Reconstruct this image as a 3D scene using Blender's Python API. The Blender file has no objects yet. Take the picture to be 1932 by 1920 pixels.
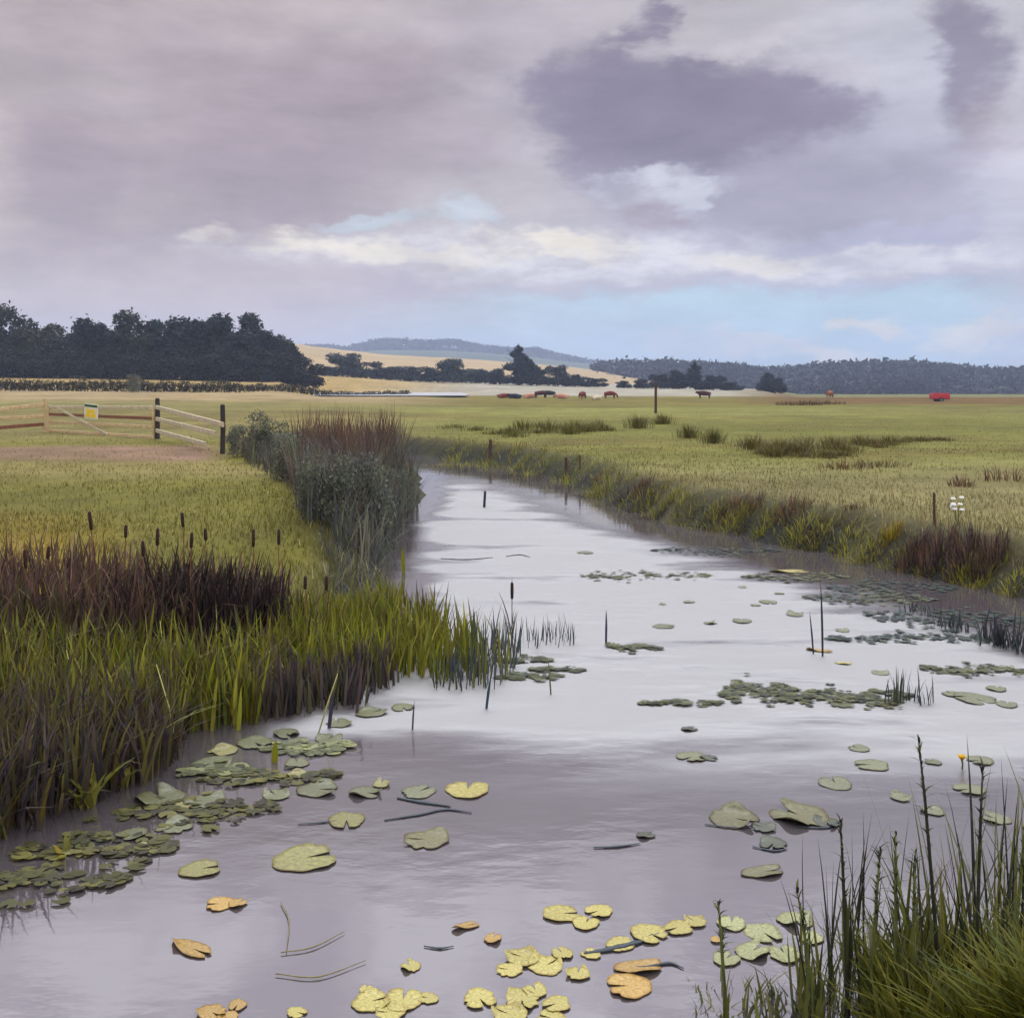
import bpy, math, random
import numpy as np
from mathutils import Vector

R = random.Random(7)
N = np.random.default_rng(11)
scene = bpy.context.scene
COL = scene.collection

# ---------------------------------------------------------------- framing
F, HZ, CX, CZ = 2000.0, 728.0, 966.0, 2.2      # photo 1932 wide: focal, horizon row, centre column, eye height above water


def lin(c):
    return tuple((v / 255 / 12.92) if v / 255 <= 0.04045 else ((v / 255 + 0.055) / 1.055) ** 2.4 for v in c)


def alb(c, k=0.62):
    return tuple(v * k for v in lin(c))


def P(px, py, z=0.0):
    d = (CZ - z) * F / (py - HZ)
    return np.array(((px - CX) / F * d, d, z))


# ---------------------------------------------------------------- water outline and terrain height
LEFT_SHORE = [(-420, 1640), (-150, 1590), (0, 1540), (120, 1480), (240, 1440), (400, 1345), (560, 1275), (690, 1190),
              (735, 1110), (715, 1060), (735, 1010), (775, 965), (800, 930), (792, 905), (765, 885), (690, 868), (600, 858), (520, 850)]
RIGHT_SHORE = [(560, 842), (700, 850), (800, 862), (880, 872), (960, 884), (1060, 908), (1150, 948), (1250, 985), (1400, 1012),
               (1560, 1048), (1700, 1082), (1840, 1112), (1960, 1140), (2300, 1230)]
poly = [(-3.2, 0.9), (-4.2, 3.0)]
poly += [tuple(P(*p)[:2]) for p in LEFT_SHORE]
poly += [tuple(P(*p)[:2]) for p in RIGHT_SHORE]
poly += [(6.2, 6.5), (3.6, 4.6), (2.15, 3.75), (1.35, 3.3), (0.9, 0.9)]


def wobble(pts):
    out = []
    n = len(pts)
    for i in range(n):
        a, b = np.array(pts[i]), np.array(pts[(i + 1) % n])
        L = np.linalg.norm(b - a)
        m = max(1, int(L / 0.5))
        for k in range(m):
            p = a + (b - a) * k / m
            j = 0.0 if i < 2 else 0.10 * min(1, L / 2 + .3)
            out.append((p[0] + N.normal() * j, p[1] + N.normal() * j))
    return np.array(out)


WP = wobble(poly)


def shore_dist(x, y):
    """signed distance to the water's edge, positive on land"""
    x, y = np.atleast_1d(np.asarray(x, float)), np.atleast_1d(np.asarray(y, float))
    best = np.full(x.shape, 1e9)
    inside = np.zeros(x.shape, bool)
    n = len(WP)
    for i in range(n):
        ax, ay = WP[i]
        bx, by = WP[(i + 1) % n]
        dx, dy = bx - ax, by - ay
        t = np.clip(((x - ax) * dx + (y - ay) * dy) / (dx * dx + dy * dy + 1e-12), 0, 1)
        best = np.minimum(best, (x - ax - t * dx) ** 2 + (y - ay - t * dy) ** 2)
        cond = (ay > y) != (by > y)
        xi = ax + (y - ay) * dx / (dy if abs(dy) > 1e-12 else 1e-12)
        inside ^= cond & (x < xi)
    d = np.sqrt(best)
    return np.where(inside, -d, d)


DK = np.array([0, 60, 110, 150, 200, 285, 450, 800, 1500, 4000.])
SK = np.array([-0.9, -0.5, -0.2, -0.05, 0.1, 0.235, 0.275, 0.9])
ZK = np.array([
    [.55, .6, 1.2, 1.9, 4.0, 6, 9, 12, 14, 14],
    [.55, .6, 1.2, 1.9, 4.0, 6, 9, 12, 14, 14],
    [.55, .6, 1.05, 1.5, 3.2, 5, 8, 8, 6, 6],
    [.55, .55, .6, .6, 1.2, 3.0, 5, 6, 5, 5],
    [.55, .55, .55, .55, .9, 2.0, 3, 3, 3, 3],
    [.55, .55, .55, .55, .8, 1.1, 1, 0, 0, 0],
    [.55, .55, .57, .6, -.6, -2, -2, -2, -2, -2],
    [.55, .55, .57, .6, -.6, -2, -2, -2, -2, -2]])


def vnoise(x, y, seed=0):
    """cheap smooth value noise"""
    xi, yi = np.floor(x).astype(np.int64), np.floor(y).astype(np.int64)
    fx, fy = x - xi, y - yi
    fx, fy = fx * fx * (3 - 2 * fx), fy * fy * (3 - 2 * fy)

    def h(a, b):
        v = np.sin(a * 127.1 + b * 311.7 + seed * 74.7) * 43758.5453
        return v - np.floor(v)
    return (h(xi, yi) * (1 - fx) + h(xi + 1, yi) * fx) * (1 - fy) + (h(xi, yi + 1) * (1 - fx) + h(xi + 1, yi + 1) * fx) * fy


def fbm(x, y, seed=0, o=4):
    v, a = 0, .5
    for k in range(o):
        v = v + a * vnoise(x * 2 ** k, y * 2 ** k, seed + k)
        a *= .5
    return v / (1 - .5 ** o)


def far_profile(x, y):
    yy = np.maximum(y, 1.0)
    s = np.clip(x / yy, -0.9, 0.9)
    dcol = np.clip(yy, 0, 4000)
    cols = np.stack([np.interp(dcol, DK, z) for z in ZK])
    i = np.clip(np.searchsorted(SK, s) - 1, 0, len(SK) - 2)
    t = (s - SK[i]) / (SK[i + 1] - SK[i])
    t = t * t * (3 - 2 * t)
    idx = np.arange(len(s))
    return cols[i, idx] * (1 - t) + cols[i + 1, idx] * t


def height(x, y):
    x, y = np.atleast_1d(np.asarray(x, float)), np.atleast_1d(np.asarray(y, float))
    s_ = x / np.maximum(y, 1)
    pond = np.clip((s_ + .19) / .02, 0, 1) * np.clip((-.045 - s_) / .02, 0, 1) * np.clip((y - 148) / 5, 0, 1) * np.clip((228 - y) / 14, 0, 1)
    z0 = far_profile(x, y)
    dip = np.clip((s_ + .22) / .04, 0, 1) * np.clip((-.02 - s_) / .04, 0, 1) * np.clip((y - 80) / 40, 0, 1) * np.clip((240 - y) / 20, 0, 1)
    z0 = z0 + (np.minimum(z0, .72) - z0) * dip
    z = z0 + (.3 - z0) * pond + (fbm(x * .35, y * .35, 3) - .5) * .10 * np.clip(y / 8, 0, 1)
    near = y < 60
    if near.any():
        d = np.full(x.shape, 50.)
        d[near] = shore_dist(x[near], y[near])
        left = np.clip((-x - .4) / 1.5, 0, 1) * np.clip((13 - y) / 3, 0, 1)
        bw = .6 + 2.5 * left
        t = np.clip(d / bw, 0, 1)
        land = z * (t * t * (3 - 2 * t)) ** .8
        bed = np.maximum(d * .6, -.5)
        z = np.where(d > 0, land - .015, bed - .015)
    return z


def zg(x, y):
    return float(height(x, y)[0])


def G(px, py):
    """where the ground shows at a photo position: first hit of the sight line"""
    lo = CZ * F / (py - HZ) * .5
    hi = lo * 2.02
    for _ in range(3):
        d = np.linspace(lo, hi, 40)
        z = CZ - (py - HZ) / F * d
        hit = np.nonzero(z <= np.maximum(height((px - CX) / F * d, d), -.02))[0]
        k = hit[0] if len(hit) else 39
        lo, hi = d[max(k - 1, 0)], d[k]
    x = (px - CX) / F * hi
    return np.array((x, hi, zg(x, hi)))


def at(px, d):
    x = (px - CX) / F * d
    return np.array((x, d, zg(x, d)))


# ---------------------------------------------------------------- materials
def new_mat(name):
    m = bpy.data.materials.new(name)
    m.use_nodes = True
    nt = m.node_tree
    return m, nt, nt.nodes['Principled BSDF'], nt.nodes['Material Output']


def nd(nt, typ, **kw):
    n = nt.nodes.new(typ)
    for k, v in kw.items():
        if k in n.inputs.keys():
            n.inputs[k].default_value = v
        else:
            setattr(n, k, v)
    return n


def mixcol(nt, fac, a, b, blend='MIX'):
    n = nt.nodes.new('ShaderNodeMix')
    n.data_type = 'RGBA'
    n.blend_type = blend
    for sock, v in ((n.inputs[0], fac), (n.inputs[6], a), (n.inputs[7], b)):
        if hasattr(v, 'is_linked') or hasattr(v, 'links'):
            nt.links.new(v, sock)
        elif isinstance(v, (tuple, list)):
            sock.default_value = tuple(v[:3]) + (1,)
        else:
            sock.default_value = v
    return n.outputs[2]


def ramp_noise(nt, scale, lo, hi, detail=4, vec=None, rough=.55):
    n = nd(nt, 'ShaderNodeTexNoise', Scale=scale, Detail=detail, Roughness=rough)
    if vec is not None:
        nt.links.new(vec, n.inputs['Vector'])
    m = nd(nt, 'ShaderNodeMapRange')
    m.inputs['From Min'].default_value = .25
    m.inputs['From Max'].default_value = .75
    m.inputs['To Min'].default_value = lo
    m.inputs['To Max'].default_value = hi
    nt.links.new(n.outputs['Fac'], m.inputs['Value'])
    return m.outputs['Result']


def leaf_material(name, translucency=.3, rough=.55, nscale=3.0, attr='Col', objcol=False):
    m, nt, b, out = new_mat(name)
    if objcol:
        src = nt.nodes.new('ShaderNodeObjectInfo').outputs['Color']
    else:
        a = nd(nt, 'ShaderNodeAttribute', attribute_name=attr)
        src = a.outputs['Color']
    g = nt.nodes.new('ShaderNodeNewGeometry')
    f = ramp_noise(nt, nscale, .72, 1.28, vec=g.outputs['Position'])
    c = mixcol(nt, 1.0, src, f, 'MULTIPLY')
    nt.links.new(c, b.inputs['Base Color'])
    b.inputs['Roughness'].default_value = rough
    b.inputs['Specular IOR Level'].default_value = .25
    if translucency:
        t = nt.nodes.new('ShaderNodeBsdfTranslucent')
        nt.links.new(c, t.inputs['Color'])
        mx = nt.nodes.new('ShaderNodeMixShader')
        mx.inputs[0].default_value = translucency
        nt.links.new(b.outputs[0], mx.inputs[1])
        nt.links.new(t.outputs[0], mx.inputs[2])
        nt.links.new(mx.outputs[0], out.inputs['Surface'])
    return m


def solid(name, c, rough=.7, vary=.25, scale=6.0, bump=0.0, stretch=None, metal=0.0):
    m, nt, b, out = new_mat(name)
    tc = nt.nodes.new('ShaderNodeTexCoord')
    vec = tc.outputs['Object']
    if stretch:
        mp = nd(nt, 'ShaderNodeMapping', Scale=stretch)
        nt.links.new(vec, mp.inputs['Vector'])
        vec = mp.outputs['Vector']
    f = ramp_noise(nt, scale, 1 - vary, 1 + vary, vec=vec, detail=6)
    cc = mixcol(nt, 1.0, c, f, 'MULTIPLY')
    nt.links.new(cc, b.inputs['Base Color'])
    b.inputs['Roughness'].default_value = rough
    b.inputs['Metallic'].default_value = metal
    b.inputs['Specular IOR Level'].default_value = .3
    if bump:
        bp = nd(nt, 'ShaderNodeBump', Strength=bump, Distance=.02)
        nt.links.new(f, bp.inputs['Height'])
        nt.links.new(bp.outputs[0], b.inputs['Normal'])
    return m


M_LEAF = leaf_material('reed_leaf')
M_GRASS = leaf_material('grass_blade', .35, .6, .8)
M_CROWN = leaf_material('tree_foliage', .12, .7, .35)
M_BARK = solid('bark', alb((84, 74, 66)), .9, .35, 8, .6)
M_WOOD = solid('weathered_post', alb((96, 72, 62)), .85, .4, 14, .5, (1, 1, .15))
M_RAIL = solid('pale_rail', alb((206, 194, 164), .8), .8, .3, 10, .4, (.15, 1, 1))
M_GATE = solid('gate_timber', alb((206, 180, 138), .85), .8, .3, 10, .4, (.15, 1, 1))
M_BROWNRAIL = solid('brown_rail', alb((140, 92, 70), .75), .8, .3, 10, .4, (.15, 1, 1))
M_TWIG = solid('wet_stem', alb((52, 62, 72), .7), .45, .35, 20, .2)
M_STRAW = solid('straw_stem', alb((205, 200, 120), .7), .6, .25, 20)

# ---------------------------------------------------------------- object helpers


def tag(o, label=None, cat=None, group=None, kind=None):
    if label:
        o['label'] = label
    if cat:
        o['category'] = cat
    if group:
        o['group'] = group
    if kind:
        o['kind'] = kind
    return o


def np_mesh(name, verts, quads=None, tris=None, cols=None, smooth=True):
    me = bpy.data.meshes.new(name)
    verts = np.asarray(verts, np.float32)
    nq = 0 if quads is None else len(quads)
    ntr = 0 if tris is None else len(tris)
    me.vertices.add(len(verts))
    me.vertices.foreach_set('co', verts.ravel())
    loops = []
    if nq:
        loops.append(np.asarray(quads, np.int32).ravel())
    if ntr:
        loops.append(np.asarray(tris, np.int32).ravel())
    li = np.concatenate(loops)
    me.loops.add(len(li))
    me.loops.foreach_set('vertex_index', li)
    me.polygons.add(nq + ntr)
    st = np.concatenate([np.arange(nq) * 4, nq * 4 + np.arange(ntr) * 3]).astype(np.int32)
    me.polygons.foreach_set('loop_start', st)
    me.update(calc_edges=True)
    if smooth:
        me.polygons.foreach_set('use_smooth', np.ones(nq + ntr, bool))
    if cols is not None:
        a = me.attributes.new('Col', 'FLOAT_COLOR', 'POINT')
        c = np.ones((len(verts), 4), np.float32)
        c[:, :3] = cols
        a.data.foreach_set('color', c.ravel())
    me.validate()
    return me


def link(name, me, mat, parent=None, loc=None, rot=None):
    o = bpy.data.objects.new(name, me)
    COL.objects.link(o)
    if mat and not me.materials:
        me.materials.append(mat)
    if parent:
        o.parent = parent
    if loc is not None:
        o.location = loc
    if rot is not None:
        o.rotation_euler = rot
    return o


def empty(name, loc, rz=0.0, s=1.0):
    o = bpy.data.objects.new(name, None)
    COL.objects.link(o)
    o.location = tuple(float(v) for v in loc)
    o.rotation_euler = (0, 0, rz)
    o.scale = (s, s, s)
    o.empty_display_size = .1
    return o


class MB:
    """collects shapes into one mesh"""

    def __init__(self):
        self.v, self.f = [], []

    def box(self, c, size, rz=0.0):
        i = len(self.v)
        cs, sn = math.cos(rz), math.sin(rz)
        b = .08 * min(size)
        hx, hy, hz = (k / 2 for k in size)
        # chamfered box: 3 rings of 8
        ring = lambda ax, ay, z: [(-ax + b, -ay, z), (ax - b, -ay, z), (ax, -ay + b, z), (ax, ay - b, z), (ax - b, ay, z), (-ax + b, ay, z), (-ax, ay - b, z), (-ax, -ay + b, z)]
        pts = ring(hx - b, hy - b, -hz) + ring(hx, hy, -hz + b) + ring(hx, hy, hz - b) + ring(hx - b, hy - b, hz)
        for x, y, z in pts:
            self.v.append((c[0] + x * cs - y * sn, c[1] + x * sn + y * cs, c[2] + z))
        for r in range(3):
            for k in range(8):
                a, d = i + r * 8 + k, i + r * 8 + (k + 1) % 8
                self.f.append((a, d, d + 8, a + 8))
        self.f.append(tuple(i + k for k in range(7, -1, -1)))
        self.f.append(tuple(i + 24 + k for k in range(8)))
        return self

    def bar(self, a, b, w, h):
        """rectangular rail from a to b"""
        a, b = Vector(a), Vector(b)
        d = (b - a).normalized()
        side = d.cross(Vector((0, 0, 1))).normalized()
        up = side.cross(d).normalized()
        i = len(self.v)
        c = .2 * min(w, h)
        prof = [(-w / 2 + c, -h / 2), (w / 2 - c, -h / 2), (w / 2, -h / 2 + c), (w / 2, h / 2 - c), (w / 2 - c, h / 2), (-w / 2 + c, h / 2), (-w / 2, h / 2 - c), (-w / 2, -h / 2 + c)]
        for p in (a, b):
            for u, v in prof:
                self.v.append(tuple(p + side * u + up * v))
        for k in range(8):
            self.f.append((i + k, i + (k + 1) % 8, i + 8 + (k + 1) % 8, i + 8 + k))
        self.f.append(tuple(i + k for k in range(7, -1, -1)))
        self.f.append(tuple(i + 8 + k for k in range(8)))
        return self

    def tube(self, pts, rad, n=7, curve=False):
        pts = [Vector(p) for p in pts]
        if curve:
            rr = rad if hasattr(rad, '__len__') else [rad] * len(pts)
            o_, q_ = [], []
            ext = [pts[0] * 2 - pts[1]] + pts + [pts[-1] * 2 - pts[-2]]
            for i in range(1, len(ext) - 2):
                for k in range(6):
                    t = k / 6
                    a, b, c, d = ext[i - 1:i + 3]
                    o_.append(.5 * (2 * b + (c - a) * t + (2 * a - 5 * b + 4 * c - d) * t * t + (3 * b - a - 3 * c + d) * t ** 3))
                    q_.append((rr[i - 1] * (1 - t) + rr[i] * t) * (1 + .12 * math.sin(i * 7 + k * 2.3)))
            pts, rad = o_ + [pts[-1]], q_ + [rr[-1]]
        if not hasattr(rad, '__len__'):
            rad = [rad] * len(pts)
        i0 = len(self.v)
        ref = Vector((.31, .87, .38))
        for k, p in enumerate(pts):
            t = (pts[min(k + 1, len(pts) - 1)] - pts[max(k - 1, 0)]).normalized()
            a = t.cross(ref)
            if a.length < 1e-4:
                a = t.cross(Vector((1, 0, 0)))
            a.normalize()
            b = t.cross(a)
            for j in range(n):
                q = 2 * math.pi * j / n
                self.v.append(tuple(p + (a * math.cos(q) + b * math.sin(q)) * rad[k]))
        for k in range(len(pts) - 1):
            for j in range(n):
                a, b = i0 + k * n + j, i0 + k * n + (j + 1) % n
                self.f.append((a, b, b + n, a + n))
        self.f.append(tuple(i0 + j for j in range(n - 1, -1, -1)))
        self.f.append(tuple(i0 + (len(pts) - 1) * n + j for j in range(n)))
        return self

    def mesh(self, name, smooth=False):
        me = bpy.data.meshes.new(name)
        me.from_pydata(self.v, [], self.f)
        me.update()
        if smooth:
            me.polygons.foreach_set('use_smooth', np.ones(len(me.polygons), bool))
        return me

    def build(self, name, mat, parent=None, smooth=False, loc=None):
        return link(name, self.mesh(name, smooth), mat, parent, loc)


def blades(base, h, w, yaw, bend, col, K=4, tipcol=None, prof='reed', lean=None, fold=.25):
    """arrays -> (verts, quads, cols): curved tapering leaves with a folded midrib (3 verts across)"""
    n = len(base)
    t = np.linspace(0, 1, K + 1)
    dirx, diry = np.cos(yaw), np.sin(yaw)
    sx, sy = -np.sin(yaw), np.cos(yaw)
    fwd = h[:, None] * bend[:, None] * t[None] ** 2
    upz = h[:, None] * (t[None] - .35 * np.abs(bend[:, None]) * t[None] ** 2.2)
    cx = base[:, 0:1] + dirx[:, None] * fwd
    cy = base[:, 1:2] + diry[:, None] * fwd
    if lean is not None:
        cx = cx + lean[:, 0:1] * h[:, None] * t[None]
        cy = cy + lean[:, 1:2] * h[:, None] * t[None]
    cz = base[:, 2:3] + upz
    if prof == 'reed':
        wp = np.interp(t, [0, .15, .5, .8, 1], [.75, .95, 1, .6, .04])
    elif prof == 'leaf':
        wp = np.interp(t, [0, .12, .25, .5, .8, 1], [.15, .2, .7, 1, .6, .03])
    else:
        wp = np.interp(t, [0, .4, 1], [1, .85, .05])
    ww = w[:, None] * wp[None] / 2
    fz = ww * fold
    V = np.empty((n, K + 1, 3, 3))
    V[:, :, 0, 0], V[:, :, 0, 1], V[:, :, 0, 2] = cx - sx[:, None] * ww, cy - sy[:, None] * ww, cz + fz
    V[:, :, 1, 0], V[:, :, 1, 1], V[:, :, 1, 2] = cx, cy, cz
    V[:, :, 2, 0], V[:, :, 2, 1], V[:, :, 2, 2] = cx + sx[:, None] * ww, cy + sy[:, None] * ww, cz + fz
    ids = np.arange(n * (K + 1) * 3).reshape(n, K + 1, 3)
    q = []
    for s in (0, 1):
        q.append(np.stack([ids[:, :-1, s], ids[:, :-1, s + 1], ids[:, 1:, s + 1], ids[:, 1:, s]], -1).reshape(-1, 4))
    quads = np.concatenate(q)
    c0 = np.repeat(col[:, None, None, :], K + 1, 1)
    if tipcol is not None:
        tt = t[None, :, None, None] ** 1.5
        c0 = c0 * (1 - tt) + tipcol[:, None, None, :] * tt
    C = np.repeat(c0, 3, 2)
    return V.reshape(-1, 3), quads, C.reshape(-1, 3)


class Blades:
    def __init__(self):
        self.V, self.Q, self.C, self.n = [], [], [], 0

    def add(self, *a, **k):
        v, q, c = blades(*a, **k)
        self.V.append(v)
        self.Q.append(q + self.n)
        self.C.append(c)
        self.n += len(v)

    def mesh(self, name):
        return np_mesh(name, np.concatenate(self.V), np.concatenate(self.Q), None, np.concatenate(self.C))


def palette_pick(pal, n, k=.62, jitter=.18):
    p = np.array([alb(c, k) for c in pal])
    c = p[N.integers(0, len(p), n)]
    return np.clip(c * (1 + N.normal(0, jitter, (n, 1))) * (1 + N.normal(0, .05, (n, 3))), .002, 1)


def in_poly(px, py, poly):
    poly = np.asarray(poly, float)
    ins = np.zeros(len(px), bool)
    for i in range(len(poly)):
        ax, ay = poly[i]
        bx, by = poly[(i + 1) % len(poly)]
        c = (ay > py) != (by > py)
        xi = ax + (py - ay) * (bx - ax) / ((by - ay) if abs(by - ay) > 1e-9 else 1e-9)
        ins ^= c & (px < xi)
    return ins


def sample_poly(poly, n):
    poly = np.asarray(poly, float)
    lo, hi = poly.min(0), poly.max(0)
    out = np.zeros((0, 2))
    while len(out) < n:
        c = N.uniform(lo, hi, (n * 3, 2))
        out = np.concatenate([out, c[in_poly(c[:, 0], c[:, 1], poly)]])
    return out[:n]


def stand_points(pts):
    """photo foot positions -> world points on the ground or the river bed edge"""
    z = np.full(len(pts), .1)
    for _ in range(5):
        d = (CZ - z) * F / (pts[:, 1] - HZ)
        x = (pts[:, 0] - CX) / F * d
        z = np.maximum(height(x, d), -.06)
    return np.stack([x, d, z - .02], 1)


def bed(B, poly, n, hr, wr, pal, bend=(.05, .35), k=.62, lean=.08, K=4, clump=0.0, tip=None, prof='reed', cols=None):
    pts = sample_poly(poly, n)
    if clump:
        m = max(4, n // 22)
        cen = sample_poly(poly, m)
        pick = N.integers(0, m, n)
        sp = N.normal(0, 1, (n, 2)) * np.array([16, 5])
        pts = np.where((N.random(n) < clump)[:, None], cen[pick] + sp, pts)
        pts[:, 1] = np.maximum(pts[:, 1], HZ + 40)
    b = stand_points(pts)
    h = N.uniform(hr[0], hr[1], n)
    B.add(b, h, N.uniform(wr[0], wr[1], n), N.uniform(0, 6.283, n), N.uniform(bend[0], bend[1], n) * (1 + 1.2 * (N.random(n) < .12)),
          palette_pick(pal, n, k), K=K, lean=N.normal(0, lean, (n, 2)), prof=prof,
          tipcol=None if tip is None else palette_pick(tip, n, k))


# ---------------------------------------------------------------- ground
def ground_colour(x, y):
    s = x / np.maximum(y, .5)
    d = y
    n1 = fbm(x * .25, y * .12, 21)
    n2 = fbm(x * .9, y * .5, 31)
    w = fbm(x * .08, y * .08, 41) - .5

    def c(t):
        return np.array(alb(t))[None]

    def band(a, b, soft):
        dd = d + w * 6 * np.clip(d / 30, .2, 2)
        return (np.clip((dd - a) / soft, 0, 1) * np.clip((b - dd) / soft, 0, 1))[:, None]
    left = np.clip((-s - .03 + .05 * w) / .11, 0, 1)[:, None]
    # right meadow
    r = c((166, 156, 104)) * np.ones((len(x), 3))
    r = r + (c((140, 138, 66)) - r) * np.clip((d - 17) / 9, 0, 1)[:, None]
    r = r + (c((162, 160, 84)) - r) * (band(26, 36, 4) * .5 + band(52, 84, 8))
    r = r + (c((146, 134, 64)) - r) * band(86, 400, 8)
    rr = np.clip((s - .2) / .06, 0, 1)[:, None]
    r = r + (c((138, 108, 62)) - r) * band(92, 400, 8) * rr
    pale = np.clip((d - 158) / 10, 0, 1)[:, None] * (1 - rr)
    r = r + (c((204, 196, 176)) - r) * pale
    # left field
    l = c((140, 134, 60)) * np.ones((len(x), 3))
    och = np.clip((-s - .34) / .1, 0, 1)[:, None] * np.clip((14.5 - d) / 4, 0, 1)[:, None]
    l = l + (c((166, 142, 52)) - l) * och
    l = l + (c((174, 160, 100)) - l) * band(18.5, 24, 2) * .8
    edge = np.clip((-s - .265 + .02 * w) / .03, 0, 1)[:, None]
    l = l + (c((172, 138, 118)) - l) * band(22.5, 30, 2.2) * edge * (.55 + .7 * fbm(x * .8, d * .5, 88))[:, None].clip(0, 1)
    l = l + (c((158, 148, 88)) - l) * band(30, 95, 4)
    l = l + (c((196, 172, 126)) - l) * np.clip((d - 84) / 14, 0, 1)[:, None]
    l = l + (c((206, 176, 112)) - l) * np.clip((d - 140) / 12, 0, 1)[:, None]
    col = r * (1 - left) + l * left
    n3 = fbm(x * .07 + 9, y * .16, 61)
    n4 = fbm(x * .5, y * .8, 71)
    pb_ = np.clip((n3 - .46) / .14, 0, 1) * np.clip((n4 - .35) / .2, 0, 1) * np.clip((d - 12) / 10, 0, 1) * np.clip((130 - d) / 30, 0, 1)
    col = col + (c((132, 112, 62)) - col) * (.55 * pb_)[:, None]
    return .74 * col * (.78 + .44 * n1[:, None]) * (.85 + .3 * n2[:, None])


sv = np.concatenate([[-3, -2, -1.4, -1.1, -.9, -.75], np.linspace(-.65, .65, 330), [.75, .9, 1.1, 1.4, 2, 3]])
dv = [0.6]
while dv[-1] < 4000:
    dv.append(dv[-1] * (1.016 if dv[-1] < 60 else 1.03) + .01)
dv = np.array([-40, -15, -5, -2, -.5] + dv)
SS, DD = np.meshgrid(sv, dv)
YY = DD
XX = SS * np.maximum(DD, 0) + SS * 3.0 * np.where(np.abs(SS) > .66, 1, .12) * np.clip(1 - DD / 6, 0, 1)
xs, ys = XX.ravel(), YY.ravel()
zs = height(xs, np.maximum(ys, .01))
gc = ground_colour(xs, np.maximum(ys, .5))
nearm = ys < 45
sd = np.full(len(xs), 9.)
sd[nearm] = shore_dist(xs[nearm], ys[nearm])
earth = np.clip(1.25 - (sd - .05) / .75, 0, 1)[:, None]
earth *= (.55 + .9 * fbm(xs * 1.6, ys * 1.2, 77))[:, None]
earth = np.clip(earth, 0, 1)
gc = gc * (1 - earth) + np.array(alb((64, 66, 60)))[None] * earth
nr, nc = SS.shape
ids = np.arange(nr * nc).reshape(nr, nc)
quads = np.stack([ids[:-1, :-1], ids[:-1, 1:], ids[1:, 1:], ids[1:, :-1]], -1).reshape(-1, 4)
gm = np_mesh('ground', np.stack([xs, ys, zs], 1), quads, None, gc)
m, nt, b, out = new_mat('meadow_ground')
a = nd(nt, 'ShaderNodeAttribute', attribute_name='Col')
geo = nt.nodes.new('ShaderNodeNewGeometry')
f1 = ramp_noise(nt, 1.3, .78, 1.22, vec=geo.outputs['Position'], detail=8)
mp = nd(nt, 'ShaderNodeMapping', Scale=(.05, .22, 1))
nt.links.new(geo.outputs['Position'], mp.inputs['Vector'])
f2 = ramp_noise(nt, 1.0, .8, 1.2, vec=mp.outputs['Vector'], detail=6)
cc = mixcol(nt, 1.0, mixcol(nt, 1.0, a.outputs['Color'], f1, 'MULTIPLY'), f2, 'MULTIPLY')
nt.links.new(cc, b.inputs['Base Color'])
b.inputs['Roughness'].default_value = .95
b.inputs['Specular IOR Level'].default_value = .1
bp = nd(nt, 'ShaderNodeBump', Strength=.5, Distance=.05)
f3 = ramp_noise(nt, 9, 0, 1, vec=geo.outputs['Position'], detail=8)
nt.links.new(f3, bp.inputs['Height'])
nt.links.new(bp.outputs[0], b.inputs['Normal'])
tag(link('ground', gm, m), kind='structure')

# ---------------------------------------------------------------- water
wx = np.array([(-30, -3), (30, -3), (30, 46), (-30, 46)])
gx, gy = np.meshgrid(np.linspace(-20, 16, 145), np.linspace(.4, 46, 153))
gxf, gyf = gx.ravel(), gy.ravel()
RW = np.array([P(*p)[:2] for p in RIGHT_SHORE])
dr_ = np.full(len(gxf), 1e9)
for (ax_, ay_), (bx_, by_) in zip(RW[:-1], RW[1:]):
    tx, ty = bx_ - ax_, by_ - ay_
    t_ = np.clip(((gxf - ax_) * tx + (gyf - ay_) * ty) / (tx * tx + ty * ty), 0, 1)
    dr_ = np.minimum(dr_, np.hypot(gxf - ax_ - t_ * tx, gyf - ay_ - t_ * ty))
dl_ = -shore_dist(gxf, gyf)
sm_ = lambda v, a, b: (lambda t: t * t * (3 - 2 * t))(np.clip((v - a) / (b - a), 0, 1))
wind = sm_(dr_, .8, 2.6) * sm_(dl_, .15, .9) * sm_(gyf + .1 * gxf, 5.3, 7.9) * sm_(-gyf, -27, -19)
wid = np.arange(len(gxf)).reshape(gx.shape)
wm = np_mesh('water', np.stack([gxf, gyf, gxf * 0], 1), np.stack([wid[:-1, :-1], wid[:-1, 1:], wid[1:, 1:], wid[1:, :-1]], -1).reshape(-1, 4), None, np.repeat(wind[:, None], 3, 1))
m, nt, b, out = new_mat('river_water')
geo = nt.nodes.new('ShaderNodeNewGeometry')
mp = nd(nt, 'ShaderNodeMapping', Scale=(.8, 1.5, 1))
nt.links.new(geo.outputs['Position'], mp.inputs['Vector'])
n1 = nd(nt, 'ShaderNodeTexNoise', Scale=4.5, Detail=3, Roughness=.5)
n2 = nd(nt, 'ShaderNodeTexNoise', Scale=.5, Detail=3, Roughness=.5)
nt.links.new(mp.outputs[0], n1.inputs['Vector'])
nt.links.new(mp.outputs[0], n2.inputs['Vector'])
ms = nd(nt, 'ShaderNodeMapRange')
ms.inputs['From Min'].default_value = .42
ms.inputs['From Max'].default_value = .62
nt.links.new(n2.outputs['Fac'], ms.inputs['Value'])
ma = nd(nt, 'ShaderNodeMath', operation='MULTIPLY_ADD')
nt.links.new(ms.outputs[0], ma.inputs[0])
ma.inputs[1].default_value = .8
ma.inputs[2].default_value = .2
mm = nd(nt, 'ShaderNodeMath', operation='MULTIPLY')
nt.links.new(n1.outputs['Fac'], mm.inputs[0])
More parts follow.
